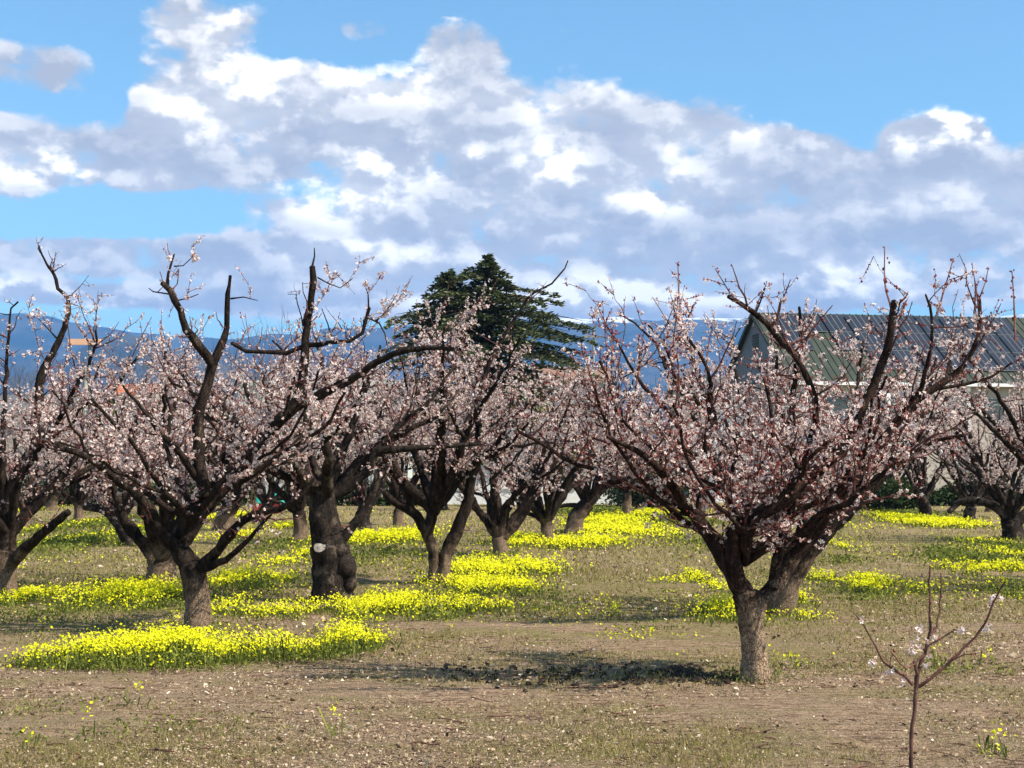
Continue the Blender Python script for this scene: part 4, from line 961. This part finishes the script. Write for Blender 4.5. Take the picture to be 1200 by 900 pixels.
# ------------------------------------------------------------------ ground cover
# yellow flower drifts: (u, v, half width, half height of the base on the ground, density)
PATCH = [(60, 780, 46, 5, .6), (110, 776, 40, 8, 1.0), (165, 773, 56, 11, 1.2), (215, 772, 50, 10, 1.2), (262, 774, 36, 7, 1.0), (305, 772, 34, 5, .6), (350, 768, 44, 6, .9), (408, 762, 36, 6, 1.0), (440, 756, 20, 4, .6), (405, 752, 20, 4, .7), (34, 782, 20, 3, .5),
         (25, 706, 26, 8, .8), (60, 700, 30, 8, .6), (130, 704, 36, 12, 1.2), (180, 706, 36, 11, 1.2), (160, 695, 50, 7, .9), (265, 716, 28, 9, .8), (300, 722, 30, 6, .5), (350, 720, 50, 7, .7), (420, 720, 46, 13, 1.1), (470, 716, 46, 11, 1.2), (530, 716, 40, 8, 1.0), (580, 714, 26, 6, .8),
         (560, 690, 56, 7, 1.1), (600, 692, 36, 6, .9), (590, 672, 60, 9, 1.3), (550, 670, 28, 9, 1.1), (630, 668, 26, 8, .8), (545, 698, 20, 5, .8),
         (280, 682, 36, 8, 1.0), (330, 682, 26, 6, .6), (250, 686, 16, 5, .6), (330, 660, 30, 6, .4), (360, 650, 20, 6, .5),
         (440, 633, 50, 7, 1.1), (390, 636, 30, 5, .6), (490, 628, 20, 8, .8), (610, 637, 30, 6, 1.1), (660, 640, 34, 5, 1.2), (700, 638, 36, 5, 1.2), (740, 624, 50, 7, .8), (720, 612, 50, 7, .9), (770, 604, 34, 4, 1.1), (800, 598, 20, 4, .8), (690, 620, 26, 6, .6),
         (100, 615, 16, 6, .6), (50, 622, 12, 4, .6), (45, 640, 30, 8, .3), (110, 632, 30, 8, .35), (170, 620, 14, 8, .6), (250, 608, 22, 8, .7), (275, 630, 26, 6, .4), (330, 618, 20, 4, .5), (20, 600, 16, 4, .6),
         (850, 724, 30, 8, 1.6), (830, 732, 26, 5, 1.1), (880, 716, 26, 8, 1.3), (905, 712, 14, 7, 1.2), (935, 706, 18, 6, .7), (945, 728, 30, 5, .45), (720, 722, 10, 3, .8), (790, 683, 30, 4, .4), (815, 680, 16, 4, .8), (840, 690, 20, 6, .4), (870, 700, 20, 5, .5),
         (972, 640, 12, 5, 1.0), (1010, 692, 22, 6, .8), (1020, 684, 26, 6, .7), (965, 680, 30, 5, .6), (1075, 695, 16, 4, .9), (1120, 672, 20, 5, 1.0), (1160, 670, 26, 4, 1.1), (1195, 670, 16, 4, 1.0), (1190, 690, 20, 5, .5),
         (1090, 615, 40, 5, 1.2), (1055, 608, 20, 4, 1.1), (1110, 614, 22, 4, 1.2), (1150, 636, 26, 5, .4), (1170, 650, 34, 6, .5), (1100, 783, 14, 4, .9), (1158, 775, 8, 3, .4),
         (925, 782, 30, 4, .25), (1178, 888, 6, 3, .8), (1162, 882, 4, 2, .8), (1160, 896, 8, 3, .3), (34, 878, 6, 2, .8), (104, 868, 3, 2, .8), (163, 830, 5, 2, .8), (392, 862, 4, 2, .8), (52, 738, 8, 3, .6), (205, 728, 6, 2, .5), (526, 742, 5, 2, .4)]
GREEN = [(70, 640, 60, 20, 1.2), (110, 615, 40, 12, 1.0), (150, 785, 150, 5, 1.2), (360, 775, 80, 4, 1.0), (170, 715, 150, 6, .8), (480, 728, 130, 5, 1.0), (560, 700, 90, 5, .8), (1150, 660, 60, 8, 1.6), (1185, 645, 40, 8, 1.4), (1120, 650, 30, 6, 1.2), (1050, 600, 30, 5, 1.5),
         (1100, 793, 40, 5, 1.0), (1160, 790, 60, 7, .5), (990, 660, 26, 4, 1.0), (885, 735, 40, 5, .8), (640, 715, 50, 7, .5), (300, 690, 40, 6, .8), (700, 600, 60, 6, 1.0), (780, 612, 60, 6, .9), (500, 680, 20, 6, .8), (450, 650, 60, 6, .35), (120, 862, 180, 22, .30), (40, 850, 60, 30, .30),
         (400, 660, 50, 12, .3), (40, 725, 60, 8, .3), (940, 785, 50, 4, .5), (760, 740, 60, 8, .25), (340, 640, 60, 12, .4), (1010, 700, 60, 8, .5), (830, 640, 60, 15, .25), (1190, 700, 30, 10, .4)]
def drift(patches, rng, per_m2, hmax):
    out = []
    for (u, v, a, b_, w) in patches:
        g = G(u, v); sx = a / F * g[1]; y0 = G(u, v + b_)[1]; y1 = G(u, max(v - b_, HOR + 18))[1]; sy = max(.08, (y1 - y0) / 2); sx = max(sx, .05)
        thin = min(1, (22 / g[1]) ** 1.3)
        near = 2.0 if 12.3 < g[1] < 15.5 and w >= .5 and u < 470 else 1.0 if g[1] < 22 else .62; n = int(math.pi * sx * sy * per_m2 * w * thin * near) + 3
        q = rng.normal(0, .5, (n, 2)) * rng.uniform(.6, 1.45, (n, 1)) * (sx, sy) + ((G(u, v)[0]), (y0 + y1) / 2)
        nz = np.array([mnoise.noise(Vector((x * 1.7, y * 1.3, 0))) + .5 * mnoise.noise(Vector((x * 5, y * 4, 6))) for x, y in q]); q = q if near > 1 else q[nz > rng.uniform(-.42, .16, n)]
        out.append(np.column_stack([q, np.full(len(q), g[1]), np.full(len(q), min(1.15, .45 + .5 * w))]))
    return np.vstack(out)
def field_scatter(rng, n, v0=582, v1=925, u0=-60, u1=1260, pw=1.0):
    # even over the ground's perspective: mixes near and far
    v = v0 + (v1 - v0) * rng.random(n) ** pw; u = rng.uniform(u0, u1, n)
    x, y = (u - 600) / F, (450 - v) / F; dy = cp - y * sp_; dz = sp_ + y * cp; t = CAMH / -dz
    return np.column_stack([x * t, dy * t])
def yellow_flowers():
    rng = np.random.default_rng(101); q = drift(PATCH, rng, 1050, .25)
    f = field_scatter(rng, 26000, 588, 775); nz = np.array([mnoise.noise(Vector((x * .35, y * .22, 21))) + .6 * mnoise.noise(Vector((x * 1.6, y * .9, 3))) for x, y in f])
    lim = .18 + .35 * (f[:, 1] < 17); f = f[nz > rng.uniform(-.1, .7, len(f)) * 1.0 + lim - .15]
    q = np.vstack([q, np.column_stack([f, f[:, 1], np.full(len(f), .35)])]); n = len(q)
    bumpy = np.array([mnoise.noise(Vector((x * 3.1, y * 3.1, 5))) for x, y in q[:, :2]])
    h = (.07 + .10 * rng.random(n) ** 1.2 + .10 * bumpy) * q[:, 3]; h = np.clip(h * np.where(q[:, 2] < 15.5, 1.3, 1.0), .03, .3); big = np.clip(q[:, 2] / 20, .8, 2.2)
    c = np.column_stack([q[:, 0], q[:, 1], h]); s = .0105 * big * rng.uniform(.5, 1.4, n)
    fl = MB(); nrm = unit(rng.normal(0, .7, (n, 3)) + (.3, -.35, .8)); a = unit(np.cross(nrm, rng.normal(0, 1, (n, 3)))); b_ = np.cross(nrm, a); s = s[:, None]
    for k in range(4):
        th = k * math.pi / 2; A = math.cos(th) * a + math.sin(th) * b_; B = -math.sin(th) * a + math.cos(th) * b_
        fl.add(np.stack([c, c + s * (.7 * A - .6 * B + .25 * nrm), c + s * (1.25 * A + .4 * nrm), c + s * (.7 * A + .6 * B + .25 * nrm)], 1).reshape(-1, 3), np.arange(4 * n).reshape(-1, 4))
    tag(fl.build('yellow_flowers', M['yellow']), 'bright yellow wild flowers in low drifts between the trees', None, None, 'stuff')
    # stems and leaves beneath
    lf = MB(); m = n; ix = rng.integers(0, n, m); p = q[ix, :2] + rng.normal(0, .04, (m, 2)); hh = np.clip(h[ix] * rng.uniform(.2, .85, m), .02, .2)
    base = np.column_stack([p, np.zeros(m)]); tip = np.column_stack([p + rng.normal(0, .03, (m, 2)), hh]); w = (.006 * big[ix])[:, None] * unit(rng.normal(0, 1, (m, 3)) * (1, 1, 0))
    lf.add(np.stack([base - w * .6, base + w * .6, tip + w * 1.3, tip - w * 1.3], 1).reshape(-1, 3), np.arange(4 * m).reshape(-1, 4))
    tag(lf.build('flower_leaves', M['weed']), 'green leaves and stems under the yellow flowers', None, None, 'stuff')
yellow_flowers()
TRUNKS = [(230, 741, .13), (4, 701, .18), (387, 706, .28), (512, 685, .17), (885, 796, .12), (918, 721, .14), (190, 684, .22), (586, 651, .15), (640, 637, .15), (672, 626, .25), (1187, 634, .25), (152, 641, .2), (350, 637, .17)]
def weeds():
    rng = np.random.default_rng(102); q = drift(GREEN, rng, 900, .2); n = len(q); big = np.clip(q[:, 2] / 16, .7, 3)
    c = np.column_stack([q[:, 0], q[:, 1], .02 + .12 * rng.random(n) ** 1.5 * np.clip(q[:, 3], .4, 1)]); a = unit(rng.normal(0, 1, (n, 3)) + (0, 0, .6)); b_ = unit(np.cross(a, rng.normal(0, 1, (n, 3)))); L = (.018 * big * rng.uniform(.6, 1.4, n))[:, None]
    mb = MB(); mb.add(np.stack([c - a * L, c + b_ * L * .5, c + a * L, c - b_ * L * .5], 1).reshape(-1, 3), np.arange(4 * n).reshape(-1, 4))
    f = field_scatter(rng, 60000, 588, 760); nz = np.array([mnoise.noise(Vector((x * .3, y * .16, 31))) + .5 * mnoise.noise(Vector((x * 1.3, y * .8, 13))) - .25 * (x > 1) for x, y in f]); f = f[nz > rng.uniform(-.35, .45, len(f))]
    n = len(f); big = np.clip(f[:, 1] / 15, .8, 4); c = np.column_stack([f, .015 + .07 * rng.random(n) ** 2]); a = unit(rng.normal(0, 1, (n, 3)) + (0, 0, .4)); b_ = unit(np.cross(a, rng.normal(0, 1, (n, 3)))); L = (.015 * big * rng.uniform(.5, 1.3, n))[:, None]
    mb.add(np.stack([c - a * L, c + b_ * L * .4, c + a * L, c - b_ * L * .4], 1).reshape(-1, 3), np.arange(4 * n).reshape(-1, 4))
    for (u, v, r_) in TRUNKS:                    # weeds gathered round the trunk feet
        g = G(u, v); n = 260; ph = rng.uniform(0, 6.28, n); rr_ = r_ * F and (r_ + np.abs(rng.normal(0, .16, n))); big = max(.8, g[1] / 16)
        c = np.column_stack([g[0] + np.cos(ph) * rr_, g[1] + np.sin(ph) * rr_, .01 + .09 * rng.random(n) ** 1.6]); a = unit(rng.normal(0, .6, (n, 3)) + (0, 0, .8)); b_ = unit(np.cross(a, rng.normal(0, 1, (n, 3)))); L = (.022 * big * rng.uniform(.5, 1.3, n))[:, None]
        mb.add(np.stack([c - a * L, c + b_ * L * .35, c + a * L, c - b_ * L * .35], 1).reshape(-1, 3), np.arange(4 * n).reshape(-1, 4))
    tag(mb.build('green_weeds', M['weed']), 'patches of low green weeds on the orchard floor', None, None, 'stuff')
weeds()
def grass():
    rng = np.random.default_rng(103); n = 230000; p = field_scatter(rng, n, 590)
    nz = np.array([mnoise.noise(Vector((x * .55, y * .35, 9))) + .5 * mnoise.noise(Vector((x * 2.1, y * 1.3, 1))) for x, y in p]); nz = nz + .55 * np.exp(-((p[:, 0] + 2.6) / 1.6) ** 2 - ((p[:, 1] - 9.1) / 1.0) ** 2) - .42 * np.exp(-((p[:, 1] - 11.8) / 2.0) ** 2) + .35 * np.clip((p[:, 1] - 14) / 5, 0, 1); p = p[nz > rng.uniform(-.5, .75, n)]; n = len(p)
    d = p[:, 1]; h = (.018 + .045 * rng.random(n) ** 2) * np.clip(d / 14, .8, 2.2); w = (.0022 * np.clip(d / 9, .9, 6))[:, None] * unit(rng.normal(0, 1, (n, 3)) * (1, .4, 0))
    base = np.column_stack([p, np.zeros(n)]); tip = np.column_stack([p + rng.normal(0, .5, (n, 2)) * h[:, None], h])
    mb = MB(); mb.add(np.stack([base - w, base + w, tip], 1).reshape(-1, 3), np.arange(3 * n).reshape(-1, 3))
    tag(mb.build('grass', M['grass']), 'short thin dry and olive grass over the orchard floor', None, None, 'stuff')
grass()
def litter():
    rng = np.random.default_rng(104); n = 150000; p = field_scatter(rng, n, 640, 925); d = p[:, 1]
    nz = np.array([mnoise.noise(Vector((x * .5, y * .4, 2))) for x, y in p]); p = p[nz > rng.uniform(-.8, .5, n)]; n = len(p); d = p[:, 1]
    c = np.column_stack([p, .006 + .012 * rng.random(n)]); a = unit(rng.normal(0, 1, (n, 3)) * (1, 1, .35)); b_ = unit(np.cross(a, rng.normal(0, .5, (n, 3)) + (0, 0, 1)))
    L = (rng.gamma(3.0, .0026, n) * np.clip(d / 11, .85, 2.4))[:, None]; r = rng.uniform(.2, .8, (n, 1))
    mb = MB(); mb.add(np.stack([c - a * L, c + b_ * L * r, c + a * L, c - b_ * L * r], 1).reshape(-1, 3), np.arange(4 * n).reshape(-1, 4))
    tag(mb.build('ground_litter', M['litter']), 'straw, chips and fallen petals strewn on the brown soil', None, None, 'stuff')
litter()
def clods():  # soil clods, their dark lumps also filling in the tree's shadow strip
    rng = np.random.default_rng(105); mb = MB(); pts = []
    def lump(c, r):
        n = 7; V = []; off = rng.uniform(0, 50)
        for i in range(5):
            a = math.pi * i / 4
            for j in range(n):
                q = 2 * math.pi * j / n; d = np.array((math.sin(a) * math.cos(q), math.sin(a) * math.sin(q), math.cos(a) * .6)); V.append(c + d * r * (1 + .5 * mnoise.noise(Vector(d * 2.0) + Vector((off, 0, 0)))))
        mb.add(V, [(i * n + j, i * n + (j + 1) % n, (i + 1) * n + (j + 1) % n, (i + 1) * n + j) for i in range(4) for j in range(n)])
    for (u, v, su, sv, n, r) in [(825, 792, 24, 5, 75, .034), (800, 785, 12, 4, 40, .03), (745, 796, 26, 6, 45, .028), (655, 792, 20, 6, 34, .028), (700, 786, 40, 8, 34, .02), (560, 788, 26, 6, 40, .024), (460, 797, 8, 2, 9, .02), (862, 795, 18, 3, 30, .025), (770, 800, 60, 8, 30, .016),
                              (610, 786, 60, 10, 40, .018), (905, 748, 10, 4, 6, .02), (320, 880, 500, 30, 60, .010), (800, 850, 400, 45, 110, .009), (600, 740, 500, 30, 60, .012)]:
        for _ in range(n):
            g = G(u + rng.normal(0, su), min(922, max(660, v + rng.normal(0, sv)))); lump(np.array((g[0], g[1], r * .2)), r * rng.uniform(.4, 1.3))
    tag(mb.build('clods_and_shade', M['clod_shade'], smooth=False), 'dark broken clods of turned soil, also standing in for tree shadow, beside the right tree', None, None, 'stuff')
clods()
def fallen_twigs():
    rng = np.random.default_rng(106); p = field_scatter(rng, 420, 690, 915); n = len(p); ph = rng.uniform(0, 3.14, n); L = rng.uniform(.04, .22, n); t = np.linspace(-.5, .5, 4)
    d = np.column_stack([np.cos(ph), np.sin(ph), rng.normal(0, .05, n)]); pts = np.column_stack([p, np.full(n, .012)])[:, None] + L[:, None, None] * t[None, :, None] * d[:, None] + rng.normal(0, .005, (n, 4, 3))
    mb = MB(); mb.tubes(pts, np.full((n, 4), 1.0) * (rng.uniform(.002, .005, n) )[:, None], 4)
    tag(mb.build('fallen_twigs', M['sapbark']), 'short brown twigs fallen on the soil', None, None, 'stuff')
fallen_twigs()
